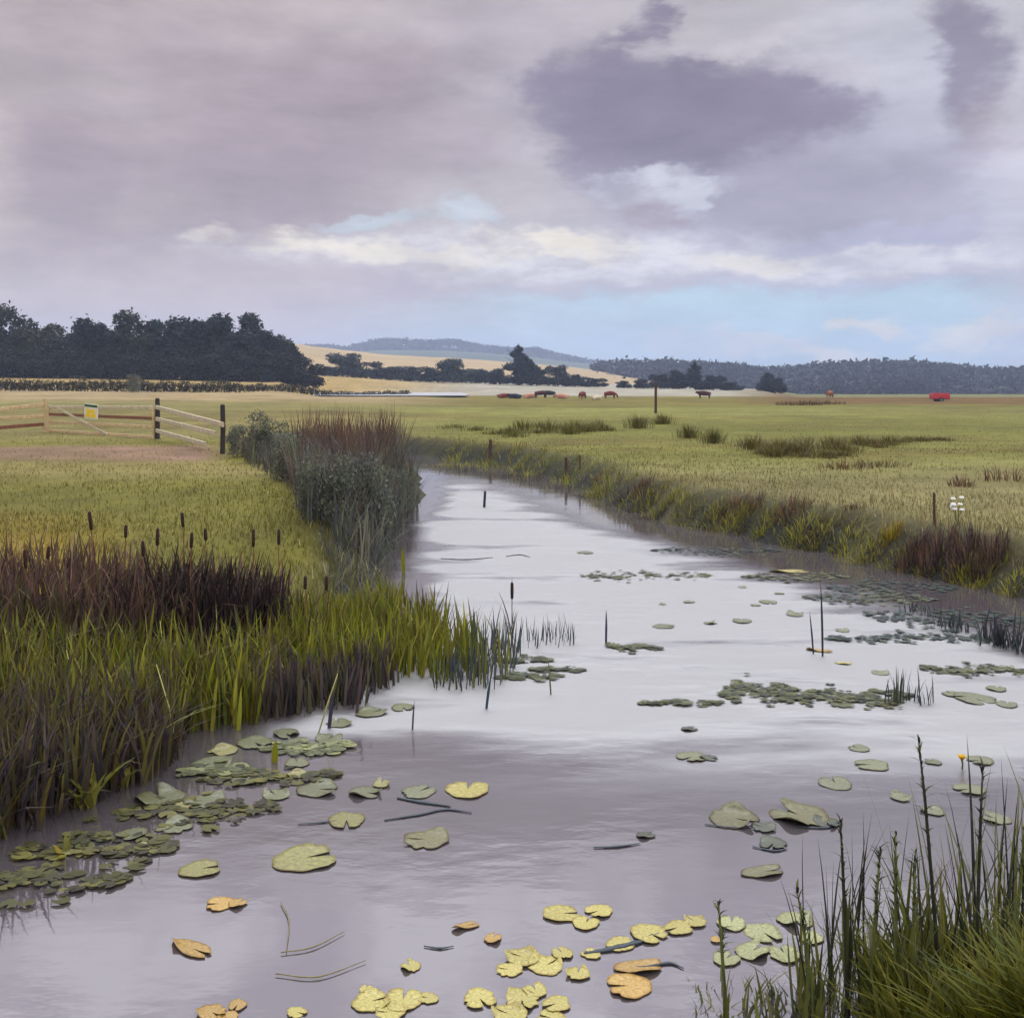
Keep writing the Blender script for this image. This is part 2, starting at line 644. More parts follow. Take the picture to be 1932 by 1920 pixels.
nt.links.new(ma.outputs[0], mm.inputs[1])
# the open middle reach is ruffled by wind, the near pool lies still
wa_ = nd(nt, 'ShaderNodeAttribute', attribute_name='Col')
mpw = nd(nt, 'ShaderNodeMapping', Scale=(.45, 1.5, 1))
nt.links.new(geo.outputs['Position'], mpw.inputs['Vector'])
pat_ = ramp_noise(nt, .9, .02, 2.2, vec=mpw.outputs[0], detail=5)
wz_ = nd(nt, 'ShaderNodeMath', operation='MULTIPLY', use_clamp=True)
nt.links.new(wa_.outputs['Fac'], wz_.inputs[0])
nt.links.new(pat_, wz_.inputs[1])
wr_ = nd(nt, 'ShaderNodeMapRange')
wr_.inputs['To Min'].default_value = .14
wr_.inputs['To Max'].default_value = 1.0
nt.links.new(wz_.outputs[0], wr_.inputs['Value'])
ro_ = nd(nt, 'ShaderNodeMapRange')
ro_.inputs['To Min'].default_value = .05
ro_.inputs['To Max'].default_value = .66
nt.links.new(wz_.outputs[0], ro_.inputs['Value'])
nt.links.new(ro_.outputs[0], b.inputs['Roughness'])
m2_ = nd(nt, 'ShaderNodeMath', operation='MULTIPLY')
nt.links.new(mm.outputs[0], m2_.inputs[0])
nt.links.new(wr_.outputs[0], m2_.inputs[1])
bp = nd(nt, 'ShaderNodeBump', Strength=.7, Distance=.03)
nt.links.new(m2_.outputs[0], bp.inputs['Height'])
nt.links.new(bp.outputs[0], b.inputs['Normal'])
mud = ramp_noise(nt, .9, .85, 1.15, vec=geo.outputs['Position'])
nt.links.new(mixcol(nt, 1.0, alb((120, 112, 118), .36), mud, 'MULTIPLY'), b.inputs['Base Color'])
b.inputs['IOR'].default_value = 3.0
M_WATER = m
tag(link('water', wm, m), kind='structure')

# far flooded strip seen beyond the scrub
pw = [((px - CX) / F * d, d) for px, d in ((580, 185), (590, 150), (700, 147), (880, 147), (885, 190), (880, 228), (700, 230), (585, 226))]
pz = .86
fw = np_mesh('flood_water', [(p[0], p[1], pz) for p in pw], None, [(0, i, i + 1) for i in range(1, 7)], np.ones((8, 3)))
# ---------------------------------------------------------------- short grass (stuff)


def grass_cover():
    B = Blades()
    n = 260000
    s = N.uniform(-.62, .62, n)
    d = np.exp(N.uniform(math.log(2.0), math.log(75), n))
    x = s * d
    sd = shore_dist(x, d)
    w = np.clip((sd - .05) / .3, 0, 1)
    thin = fbm(x * .5, d * .4, 91)
    track = (x / d < -.27) & (d > 22.5) & (d < 30)
    keep = (N.random(n) < w * np.clip(thin * 1.9 - .25 + np.exp(-sd / .9), .12, 1)) & ~(track & (N.random(n) < .72))
    x, d, sd = x[keep], d[keep], sd[keep]
    n = len(x)
    z = height(x, d)
    c = ground_colour(x, d)
    wob = N.normal(0, .15, (n, 1))
    straw = N.random(n) < .12
    c = c * (1 + wob) * (1 + N.normal(0, .06, (n, 3)))
    c[straw] = np.array(alb((196, 180, 128))) * N.uniform(.7, 1.2, (straw.sum(), 1))
    c = c * 1.12
    h = N.gamma(5, .0125, n) * (1 + 1.3 * np.exp(-sd / .9)) * np.clip(1.15 - d / 55, .3, 1)
    wd = .006 + .00045 * d
    B.add(np.stack([x, d, z - .01], 1), h, wd * N.uniform(.7, 1.4, n), N.uniform(0, 6.28, n), N.uniform(.1, .7, n), np.clip(c, .003, 1), K=2, prof='g')
    return B.mesh('grass')


tag(link('grass', grass_cover(), M_GRASS), 'short yellow green meadow grass on both banks', 'grass', kind='stuff')

# ---------------------------------------------------------------- trees and shrubs


def leaf_cloud(blobs, n, size, pal, k=.62, seed=0, flat=.0, fill=.55):
    """leaf clumps spread through lumpy ellipsoids; pal entries are leaf colours, some with haze blue mixed in"""
    rg = np.random.default_rng(seed)
    vol = np.array([b[3] * b[4] * b[5] for b in blobs]) ** (2 / 3)
    pick = rg.choice(len(blobs), n, p=vol / vol.sum())
    bl = np.array(blobs)[pick]
    dirs = rg.normal(size=(n, 3))
    dirs /= np.linalg.norm(dirs, axis=1)[:, None]
    rad = rg.random(n) ** (1 / 3 * (1 - fill) + .12)
    rad = rad * (1 + .22 * rg.normal(size=n) * (rg.random(n) < .35))
    c = bl[:, :3] + dirs * rad[:, None] * bl[:, 3:6]
    a = dirs * .6 + rg.normal(size=(n, 3)) * .7
    a /= np.linalg.norm(a, axis=1)[:, None]
    u = np.cross(a, rg.normal(size=(n, 3)))
    u /= np.linalg.norm(u, axis=1)[:, None]
    v = np.cross(a, u)
    sz = size * rg.uniform(.5, 1.4, n)[:, None]
    el = rg.uniform(1.1, 2.0, n)[:, None]
    bendv = a * sz * rg.uniform(-.3, .3, (n, 1))
    V = np.stack([c - u * sz * el * .6, c - v * sz * .45 + bendv, c + u * sz * el * .6, c + v * sz * .45 + bendv], 1).reshape(-1, 3)
    Q = np.arange(n * 4).reshape(-1, 4)
    p = np.array([alb(q, k) for q in pal])
    bc = p[rg.integers(0, len(p), len(blobs))][pick]
    lc = p[rg.integers(0, len(p), n)]
    col = (bc * .6 + lc * .4) * (1 + rg.normal(0, .2, (n, 1)))
    return V, Q, np.repeat(np.clip(col, .002, 1), 4, 0)


def trunk_mb(h, r, limbs, seed, spread=.35, split=.35):
    rg = random.Random(seed)
    mb = MB()
    top = (rg.uniform(-.05, .05) * h, rg.uniform(-.05, .05) * h, h * .85)
    mid = (top[0] * .4 + rg.uniform(-.02, .02) * h, top[1] * .4, h * .45)
    mb.tube([(0, 0, -.15), (0, 0, .06 * h), mid, top], [r * 1.5, r, r * .65, r * .15], 8)
    for i in range(limbs):
        a = 6.283 * (i + rg.random() * .7) / limbs
        z0 = h * rg.uniform(split, .65)
        e = (math.cos(a) * h * spread * rg.uniform(.6, 1), math.sin(a) * h * spread * rg.uniform(.6, 1), z0 + h * rg.uniform(.12, .3))
        t = z0 / (h * .85)
        st = (top[0] * t, top[1] * t, z0)
        mdp = tuple(st[k] * .5 + e[k] * .5 + (0, 0, -.02 * h)[k] for k in range(3))
        mb.tube([st, mdp, e], [r * .4, r * .28, r * .08], 6)
    return mb


DARK = [(32, 36, 32), (40, 42, 32), (28, 31, 34), (46, 44, 34), (36, 44, 42), (26, 27, 27)]
DARKBLUE = [(36, 50, 66), (30, 42, 58), (42, 58, 70), (38, 52, 58), (28, 38, 50)]
HEDGE = [(48, 64, 66), (40, 54, 64), (56, 70, 64), (46, 56, 54), (64, 76, 64)]


def tree_meshes(kind, seed, pal, n=2600, leaf=.04, low=.12):
    """unit-height tree meshes (height 1)"""
    rg = random.Random(seed)
    bl = []
    if kind == 'cone':
        for i in range(11):
            t = i / 10
            r = .24 * (1 - t) ** .8 + .03
            a = rg.uniform(0, 6.28)
            bl.append((math.cos(a) * r * .5, math.sin(a) * r * .5, low + t * (.96 - low), r * rg.uniform(.7, 1.1), r * rg.uniform(.7, 1.1), .09))
    elif kind == 'wide':
        for i in range(13):
            a = rg.uniform(0, 6.28)
            q = rg.random() ** .5 * .46
            z = rg.uniform(.35, .85) - q * .3
            r = rg.uniform(.14, .24)
            bl.append((math.cos(a) * q, math.sin(a) * q, z, r * 1.15, r * 1.15, r * .8))
        for i in range(7):
            a = i / 7 * 6.28
            bl.append((math.cos(a) * .38, math.sin(a) * .38, .2, .2, .2, .17))
    else:
        for i in range(12):
            a = rg.uniform(0, 6.28)
            q = rg.random() ** .5 * .27
            z = rg.uniform(.3, .88)
            r = rg.uniform(.1, .19) * (1.25 - z * .45)
            bl.append((math.cos(a) * q * (1.3 - z * .7), math.sin(a) * q * (1.3 - z * .7), z, r, r, r * 1.1))
        for i in range(5):
            a = i / 5 * 6.28
            bl.append((math.cos(a) * .22, math.sin(a) * .22, .17, .16, .16, .15))
    V, Q, C = leaf_cloud(bl, n, leaf, pal, .62, seed)
    V[:, 2] = np.maximum(V[:, 2], .0)
    cm = np_mesh('crown', V, Q, None, C, smooth=False)
    cm.materials.append(M_CROWN)
    tm = trunk_mb(1, .022, 6, seed, .3).mesh('trunk', True)
    tm.materials.append(M_BARK)
    return cm, tm


def place_tree(name, ms, loc, h, wide=1.0, rz=None, label=None, cat='tree', group=None):
    t = empty(name, loc, R.uniform(0, 6.28) if rz is None else rz)
    t.scale = (h * wide, h * wide, h)
    link('crown', ms[0], None, t)
    link('trunk', ms[1], None, t)
    return tag(t, label, cat, group)


TD = [tree_meshes('round', 101 + i, pl_, 6500, .036) for i, pl_ in enumerate([[(40, 50, 34), (32, 40, 30), (50, 56, 38)], [(58, 52, 36), (46, 42, 32), (66, 60, 42)], [(26, 30, 34), (34, 36, 38), (22, 26, 28)]])] + [tree_meshes('wide', 131, DARK, 6500, .04)]
TB = [tree_meshes('round', 151 + i, pl_, 6500, .036) for i, pl_ in enumerate([[(38, 54, 56), (30, 44, 48), (48, 62, 60)], [(30, 40, 50), (36, 48, 58), (26, 34, 42)], [(42, 52, 42), (34, 42, 36), (54, 60, 44)]])]
TH = [tree_meshes('wide', 171 + i, HEDGE, 4200, .045) for i in range(3)]
TBL = [tree_meshes('cone', 181, DARKBLUE, 4500, .04), tree_meshes('wide', 182, DARKBLUE, 5000, .042), tree_meshes('round', 183, DARKBLUE, 4500, .04)]
TO = [tree_meshes('wide', 191 + i, [(118, 112, 52), (136, 126, 58), (98, 98, 48), (128, 108, 52)], 1500, .06) for i in range(2)]
TG = [tree_meshes('wide', 197 + i, [(128, 136, 116), (144, 150, 124), (114, 122, 112), (134, 126, 108), (106, 108, 108)], 3800, .03) for i in range(3)]

# left wood: front row follows the photo's skyline
wood_l = 'thickly leaved near-black tree in the front row of the left wood'
wood_g = 'trees of the dark wood on the left'
front = [(-60, 590, 3, 0), (18, 578, 0, 0), (72, 603, 1, 1), (128, 622, 3, 0), (186, 600, 2, 1), (250, 590, 0, 0), (318, 604, 4, 0), (352, 600, 5, 0),
         (398, 615, 6, 0), (446, 590, 4, 0), (494, 622, 5, 1), (540, 630, 6, 0)]
ALLT = TD + TB
special = {18: 'tall dark tree poking highest at the far left end of the wood',
           250: 'dark tree left of the pale gap in the wood\'s skyline',
           318: 'dark blue-green tree right of the pale gap in the wood\'s skyline',
           446: 'tall rounded blue-black tree standing above the right half of the wood',
           540: 'small dark tree ending the wood beside the golden hillside'}
for px, top, v, _ in front:
    d = 203 + R.uniform(-4, 4)
    p = at(px, d)
    ztop = CZ + (HZ - top) / F * d
    place_tree('wood_tree', ALLT[v], p, ztop - p[2], 1.3 if px < 500 else .85, label=special.get(px, wood_l), group=wood_g)
for px, top in [(-20, 604), (45, 608), (100, 618), (155, 612), (215, 606), (345, 606), (385, 612), (425, 612), (470, 612), (515, 634), (555, 655)]:
    d = 216 + R.uniform(-5, 5)
    p = at(px, d)
    ztop = CZ + (HZ - top - 4) / F * d
    place_tree('wood_tree', ALLT[R.choice([1, 2, 4, 6])], p, ztop - p[2], 1.0, label='dark tree of the second row, half hidden inside the left wood', group=wood_g)
for px in range(-40, 570, 38):
    d = 196 + R.uniform(-2, 2)
    p = at(px + R.uniform(-6, 6), d)
    place_tree('understory_bush', TD[3], p, R.uniform(5.0, 7.2), 1.2, label='low dark bush along the foot of the left wood', cat='bush', group='bushes along the foot of the wood')
p = at(505, 190)
place_tree('rounded_bush', TBL[1], p, 2.4, 1.1, label='low blue bush in front of the right end of the dark wood', cat='bush')

# hedge across the left field


def hedge(name, x0, x1, d0, d1, h, pal, n, label):
    V, Q, C = [], [], []
    o = 0
    m = int(abs(x1 - x0) / 14)
    bl = []
    a0, a1 = at(x0, d0), at(x1, d1)
    root = empty(name, a0)
    mb = MB()
    for i in range(m):
        t = (i + .5) / m
        px, d = x0 + (x1 - x0) * t, d0 + (d1 - d0) * t
        q = at(px, d)
        hh = h * R.uniform(.8, 1.15)
        w = abs(x1 - x0) / m / F * d
        bl.append((q[0] - a0[0], q[1] - a0[1], q[2] - a0[2] + hh * .48, w * .9, .7, hh * .52))
        for k in range(2):
            bx = q[0] - a0[0] + R.uniform(-.4, .4)
            mb.tube([(bx, q[1] - a0[1], q[2] - a0[2] - .1), (bx + R.uniform(-.2, .2), q[1] - a0[1], q[2] - a0[2] + hh * .7)], [.05, .02], 5)
    V, Q, C = leaf_cloud(bl, n, .16, pal, .62, int(abs(x0)) + 5)
    link('foliage', np_mesh('foliage', V, Q, None, C, False), M_CROWN, root)
    tag(mb.build('stems', M_BARK, root), kind='stuff')
    return tag(root, label, 'hedge')


OLIVE = [(66, 62, 40), (78, 74, 44), (54, 52, 40), (86, 78, 48)]
hedge('field_hedge', -60, 455, 131, 137, 1.45, OLIVE, 9000, 'long trimmed dark olive hedge crossing the ochre field before the wood')
hedge('field_hedge', 455, 770, 140, 172, 1.1, OLIVE, 5000, 'thin low hedge running on from the trimmed hedge towards the far flood water')
p = at(252, 128)
t = place_tree('small_tree', TG[0], p, 2.6, .55, label='small grey-green bush standing alone in front of the long field hedge', cat='bush')

# middle distance hedgerow trees
hr = 'low blue-green hedgerow tree below the golden hillside'
for i, (px, top, base, d, v, sp, wd) in enumerate([
        (590, 700, 718, 285, 0, None, 1.2), (622, 690, 718, 285, 1, None, 1.2), (655, 662, 718, 285, 2, 'blue-green tree rising above the low hedgerow, nearest the dark wood', .85),
        (690, 680, 718, 287, 0, None, 1.1), (722, 690, 718, 285, 1, None, 1.2), (756, 688, 718, 285, 2, None, 1.3), (792, 690, 720, 285, 0, None, 1.3),
        (826, 692, 720, 285, 1, None, 1.3), (856, 672, 720, 285, 2, 'small pointed bush rising from the hedgerow between the wood and the blue cone-shaped tree', .7), (888, 693, 720, 285, 0, None, 1.3),
        (915, 698, 720, 285, 1, None, 1.2)]):
    p = at(px, d)
    h = CZ + (HZ - top) / F * d - p[2]
    place_tree('hedgerow_tree', TH[v], p, h * 1.06, wd * 1.45, label=sp or hr, group=None if sp else 'hedgerow trees below the golden hillside')
for px, top, v, wd, lb in [(978, 652, 0, 1.25, 'dark blue cone-shaped tree, tallest of the trees beyond the cattle'),
                           (942, 690, 1, .9, 'round dark blue tree close against the left side of the cone-shaped tree'),
                           (1012, 684, 2, .95, 'dark blue tree close against the right side of the cone-shaped tree'),
                           (1052, 682, 1, .75, 'flat-topped dark blue tree second to the right of the cone-shaped tree'),
                           (1085, 703, 1, 1.3, 'low dark bush trailing off at the right of the blue tree group'),
                           (1122, 710, 1, 1.6, 'lowest dark bush at the right end of the blue tree group')]:
    d = 272 + R.uniform(-3, 3)
    p = at(px, d)
    h = CZ + (HZ - top) / F * d - p[2]
    place_tree('field_tree', TBL[v], p, h, wd * 1.3, label=lb, group='dark blue trees beyond the cattle')
for px, top, v, wd, lb in [(1178, 716, 1, 1.4, 'low dark bush between the blue tree group and the tall post'),
                           (1212, 712, 1, 1.1, 'small dark bush just left of the tall post'),
                           (1246, 700, 1, .9, 'round dark tree directly behind the tall post'),
                           (1280, 697, 2, 1.0, 'dark tree between the tall post and the peaked tree'),
                           (1312, 684, 0, 1.2, 'peaked dark blue tree right of the tall post'),
                           (1346, 703, 1, 1.1, 'dark tree on the right shoulder of the peaked tree'),
                           (1382, 718, 1, 1.6, 'lowest dark bush trailing right from the peaked tree'),
                           (1444, 703, 2, 1.05, 'squat dark tree standing alone before the grey wooded ridge'),
                           (1462, 708, 1, .9, 'dark bush close against the right side of the lone squat tree')]:
    d = 255 + R.uniform(-3, 3)
    p = at(px, d)
    h = CZ + (HZ - top) / F * d - p[2]
    place_tree('field_tree', TBL[v], p, h, wd * 1.3, label=lb, group='dark trees in front of the wooded ridge')

# ---------------------------------------------------------------- hills


def hill(name, prof, d0, d1, mat, depth_pts=8):
    """ridge whose skyline follows (px, row); rises from the plain at d0 to its crest at d1 and falls behind"""
    pxs = np.linspace(prof[0][0], prof[-1][0], 180)
    rows = np.interp(pxs, [p[0] for p in prof], [p[1] for p in prof]) + (fbm(pxs * .02, pxs * 0, 5) - .5) * 3
    rows_t = np.linspace(0, 1, depth_pts)
    V = []
    for t in np.concatenate([rows_t, [1.25, 1.6]]):
        d = d0 + (d1 - d0) * t
        e = math.sin(min(t, 1) * math.pi / 2) if t <= 1 else max(0, 1 - (t - 1) * 1.4)
        zc = CZ + (HZ - rows) / F * d1
        V.append(np.stack([(pxs - CX) / F * d, np.full_like(pxs, d), -3 + (zc + 3) * e], 1))
    V = np.array(V)
    nr, nc = V.shape[:2]
    ids = np.arange(nr * nc).reshape(nr, nc)
    Q = np.stack([ids[:-1, :-1], ids[:-1, 1:], ids[1:, 1:], ids[1:, :-1]], -1).reshape(-1, 4)
    return tag(link(name, np_mesh(name, V.reshape(-1, 3), Q), mat), kind='structure')


M_GOLD = solid('ripe_stubble', alb((200, 172, 122), .52), .95, .2, .02)
M_FARHILL = solid('far_hill', alb((76, 90, 70)), .95, .3, .01)
hill('stubble_hill', [(380, 640), (480, 645), (570, 655), (620, 660), (720, 672), (800, 676), (900, 681), (1000, 688), (1080, 695), (1150, 703), (1230, 714), (1330, 728)], 330, 800, M_GOLD)
hill('distant_hills', [(300, 680), (560, 668), (640, 668), (720, 664), (800, 664), (900, 668), (1000, 676), (1080, 686), (1200, 694), (1400, 700), (2100, 705)], 900, 1900, M_FARHILL)
hill('wooded_ridge', [(1080, 716), (1160, 712), (1300, 711), (1450, 714), (1600, 711), (1750, 710), (1860, 713), (1960, 714), (2300, 716)], 545, 720, M_FARHILL)


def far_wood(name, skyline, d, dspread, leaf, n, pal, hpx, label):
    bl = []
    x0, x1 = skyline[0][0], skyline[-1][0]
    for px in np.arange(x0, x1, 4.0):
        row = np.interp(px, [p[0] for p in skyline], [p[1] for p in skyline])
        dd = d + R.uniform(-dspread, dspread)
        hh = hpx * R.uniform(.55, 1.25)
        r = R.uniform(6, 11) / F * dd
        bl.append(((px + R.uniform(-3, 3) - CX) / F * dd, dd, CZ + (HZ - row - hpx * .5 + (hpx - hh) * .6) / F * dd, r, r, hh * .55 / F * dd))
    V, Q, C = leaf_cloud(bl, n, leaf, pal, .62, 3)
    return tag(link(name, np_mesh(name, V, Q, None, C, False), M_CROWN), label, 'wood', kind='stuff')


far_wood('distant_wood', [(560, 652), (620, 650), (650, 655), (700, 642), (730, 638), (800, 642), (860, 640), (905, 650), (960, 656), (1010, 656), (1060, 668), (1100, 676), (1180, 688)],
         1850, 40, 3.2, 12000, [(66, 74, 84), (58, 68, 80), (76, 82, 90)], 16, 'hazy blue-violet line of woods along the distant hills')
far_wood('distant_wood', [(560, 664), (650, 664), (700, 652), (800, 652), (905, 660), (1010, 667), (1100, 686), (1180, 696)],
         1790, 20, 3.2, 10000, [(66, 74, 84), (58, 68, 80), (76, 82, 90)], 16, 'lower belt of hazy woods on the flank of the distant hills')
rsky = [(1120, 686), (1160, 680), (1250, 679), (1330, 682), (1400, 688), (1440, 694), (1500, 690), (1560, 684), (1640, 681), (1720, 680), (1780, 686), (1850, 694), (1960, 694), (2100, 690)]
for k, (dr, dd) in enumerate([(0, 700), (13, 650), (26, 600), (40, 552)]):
    far_wood('ridge_wood', [(a, r + dr) for a, r in rsky], dd, 18, 2.0, 14000, [(62, 70, 82), (56, 64, 78), (68, 74, 84)], 30,  # haze blue put into the foliage colours
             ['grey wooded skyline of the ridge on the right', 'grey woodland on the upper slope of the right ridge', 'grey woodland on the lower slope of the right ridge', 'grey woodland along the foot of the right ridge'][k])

# ---------------------------------------------------------------- gate, fences, sign


def post(name, p, h, r, mat, label, group=None, lean=(0, 0), n=9, cap=True):
    mb = MB()
    rr = random.Random(int(p[0] * 100))
    zs_ = [-.25, 0, h * .3, h * .7, h - .02, h]
    mb.tube([(lean[0] * z + rr.uniform(-.006, .006), lean[1] * z + rr.uniform(-.006, .006), z) for z in zs_], [r * 1.05, r * 1.05, r * .98, r * .95, r * .92, r * .7], n)
    o = mb.build(name, mat, None, False, tuple(p))
    return tag(o, label, 'post', group)


g1 = G(84, 815)
g2 = G(297, 828)
g3 = G(420, 856)
M_DARKPOST = solid('dark_post', alb((70, 62, 62)), .85, .4, 14, .5, (1, 1, .15))


def htop(p, row):
    return CZ + (HZ - row) / F * p[1] - p[2]


def zrow(p, row):
    return CZ + (HZ - row) / F * p[1]


# fence left of the gate
fl = empty('rail_fence', g1)
tag(fl, 'low timber rail fence running from the gate to the left edge', 'fence')
g0 = G(-70, 820)
L = lambda p, o: (p[0] - o[0], p[1] - o[1], p[2] - o[2])
mb = MB()
for q, hh in ((g1, htop(g1, 750)), (g0, htop(g0, 755))):
    pb = MB().tube([(0, 0, -.2), (0, 0, hh * .5), (.01, 0, hh - .02), (.01, 0, hh)], [.06, .058, .055, .042], 8)
    pb.build('post', M_GATE, fl, False, L(q, g1))
for ra, rb in ((779, 763), (793, 785), (812, 800)):
    MB().bar(L((g0[0], g0[1] - .08, zrow(g0, ra)), g1), L((g1[0], g1[1] - .08, zrow(g1, rb)), g1), .05, .125).build('rail', M_GATE if ra != 812 else M_BROWNRAIL, fl)

# gate
gt = empty('field_gate', g1)
tag(gt, 'pale timber field gate with diagonal brace, closed across the track', 'gate')
ga = np.array((g1[0] + .16, g1[1], g1[2]))
gb = np.array((g2[0] - .12, g2[1], g2[2]))


def gpt(t, z):
    return L(tuple(ga * (1 - t) + gb * t)[:2] + (float(z),), g1)


zt, zb = zrow(g1, 768), zrow(g1, 812)
MB().bar(gpt(0, zt), gpt(1, zrow(g2, 769)), .055, .12).build('top_bar', M_RAIL, gt)
for k, mt in ((.30, M_BROWNRAIL), (.62, M_GATE), (1.0, M_GATE)):
    MB().bar(gpt(0, zt + (zb - zt) * k), gpt(1, zt + (zb - zt) * k + .01), .04, .10).build('bar', mt, gt)
for tt in (0.0, 1.0):
    MB().box(gpt(tt, (zt + zb) / 2), (.075, .075, zt - zb + .16)).build('stile', M_GATE, gt)
br = MB()
a_, b_ = gpt(.10, zt - .03), gpt(.60, zb)
br.bar((a_[0], a_[1] - .05, a_[2]), (b_[0], b_[1] - .05, b_[2]), .03, .085)
br.build('brace', M_RAIL, gt)

# sign hung on the gate
M_SIGNW = solid('sign_white', alb((236, 232, 214), .85), .5, .05, 4)
M_SIGNG = solid('sign_green', alb((30, 92, 46), .8), .5, .1, 4)
M_SIGNY = solid('sign_yellow', alb((240, 205, 30), .95), .5, .08, 4)
ts = (186 - 96) / (296 - 96.)
sc = gpt(ts, 0)
sx = sc[0] + g1[0]
sy = sc[1] + g1[1] - .09
ztop, zbot = CZ + (HZ - 762) / F * sy, CZ + (HZ - 790) / F * sy
wS = 56 / F * sy
sg = empty('gate_sign', (sx, sy, zbot))
tag(sg, 'small white board with green top band and yellow marks hung on the gate', 'sign')
hS = ztop - zbot
ang = math.atan2(gb[1] - ga[1], gb[0] - ga[0])
sg.rotation_euler = (0, 0.04, ang)
MB().box((0, 0, hS / 2), (wS, .022, hS)).build('board', M_SIGNW, sg)
MB().box((0, -.0135, hS * .87), (wS * .96, .008, hS * .16)).build('green_band', M_SIGNG, sg)
mk = MB()
mk.tube([(-wS * .2, -.0115, hS * .45), (-wS * .2, -.018, hS * .45)], hS * .27, 16)
mk.tube([(wS * .2, -.0115, hS * .42), (wS * .2, -.018, hS * .42)], hS * .24, 16)
mk.box((-wS * .02, -.0145, hS * .2), (wS * .8, .006, hS * .2))
mk.box((0, -.0135, hS * .5), (wS * .5, .004, hS * .2))
mk.build('yellow_marks', M_SIGNY, sg)

# fence right of the gate
fr = empty('slanting_fence', g2)
tag(fr, 'three-rail timber fence slanting from the gate down to the scrub', 'fence')
for q, row, r in ((g2, 751, .075), (g3, 763, .062)):
    hh = htop(q, row)
    MB().tube([(0, 0, -.3), (0, 0, 0), (.01, 0, hh * .5), (0, 0, hh - .03), (0, 0, hh)], [r, r, r * .97, r * .93, r * .7], 9).build('post', M_DARKPOST, fr, False, L(q, g2))
for ra, rb, e in ((768, 800, 1.02), (790, 820, .93), (812, 846, .8)):
    A = np.array((g2[0], g2[1] - .1, zrow(g2, ra)))
    Bq = np.array((g3[0], g3[1] - .1, zrow(g3, rb)))
    MB().bar(L(A, g2), L(A + (Bq - A) * e, g2), .05, .12).build('rail', M_RAIL, fr)

# stray posts in the meadow
pd = [((1237, 779), 721, .085, M_WOOD, 'tall dark post in the far meadow with scrub at its foot', (0.01, 0)),
      ((924, 868), 829, .05, M_WOOD, 'short weathered post near the bend of the river', (.05, 0)),
      ((1068, 903), 862, .035, M_WOOD, 'short dark stake at the top of the far bank, right of the bend', (.0, 0)),
      ((1094, 884), 858, .018, M_WOOD, 'thin pale stake standing in the grass just behind the short dark stake', (0.02, 0)),
      ((1764, 992), 929, .016, M_WOOD, 'thin grey stake beside white flowers on the right bank', (-.03, 0))]
for (px, py), top, r, mt, lb, ln in pd:
    q = G(px, py)
    post('meadow_post', q, htop(q, top), r, mt, lb, None, ln)
q = P(912, 972, -.15)
post('water_stake', q, htop(q, 926), .025, M_TWIG, 'thin dark stake leaning out of the water below the bend', None, (.06, 0))

# ---------------------------------------------------------------- cattle and trailer


def cow_mesh(pose, seed):
    me = bpy.data.meshes.new('cow')
    v, e, r = [], [], []

    def add(p, rad, par=None):
        v.append(p)
        r.append(rad)
        if par is not None:
            e.append((par, len(v) - 1))
        return len(v) - 1
    lie = pose == 'lying'
    z = .42 if lie else .9
    rump = add((-.85, 0, z + .04), (.3, .34))
    mid = add((-.3, 0, z - .04), (.4, .44), rump)
    ch = add((.3, 0, z), (.37, .43), mid)
    sh = add((.7, 0, z + .05), (.25, .3), ch)
    if pose == 'grazing':
        n1 = add((1.0, 0, z - .15), (.15, .18), sh)
        hd = add((1.2, .03, .42), (.12, .13), n1)
        mz = add((1.3, .05, .14), (.075, .08), hd)
    else:
        n1 = add((.98, 0, z + .14), (.17, .21), sh)
        hd = add((1.2, .05, z + .2), (.13, .15), n1)
        mz = add((1.42, .09, z + .02), (.085, .085), hd)
    for sy in (-1, 1):
        add((v[hd][0] - .06, sy * .24, v[hd][2] + .08), (.035, .05), hd)
    for bx, par in ((-.85, rump), (.6, sh)):
        for sy in (-1, 1):
            if lie:
                k = add((bx + .05, sy * .3, .2), (.12, .12), par)
                k2 = add((bx + .35, sy * .36, .1), (.06, .06), k)
                add((bx + .05, sy * .38, .06), (.05, .05), k2)
            else:
                k = add((bx, sy * .2, z - .4), (.13, .14), par)
                k2 = add((bx + (.05 if bx > 0 else -.06), sy * .2, .33), (.062, .066), k)
                add((bx, sy * .2, .03), (.06, .055), k2)
    t1 = add((-1.12, 0, z + .1), (.04, .04), rump)
    add((-1.16, 0, max(.2, z - .5)), (.03, .03), t1)
    me.from_pydata(v, e, [])
    return me, r


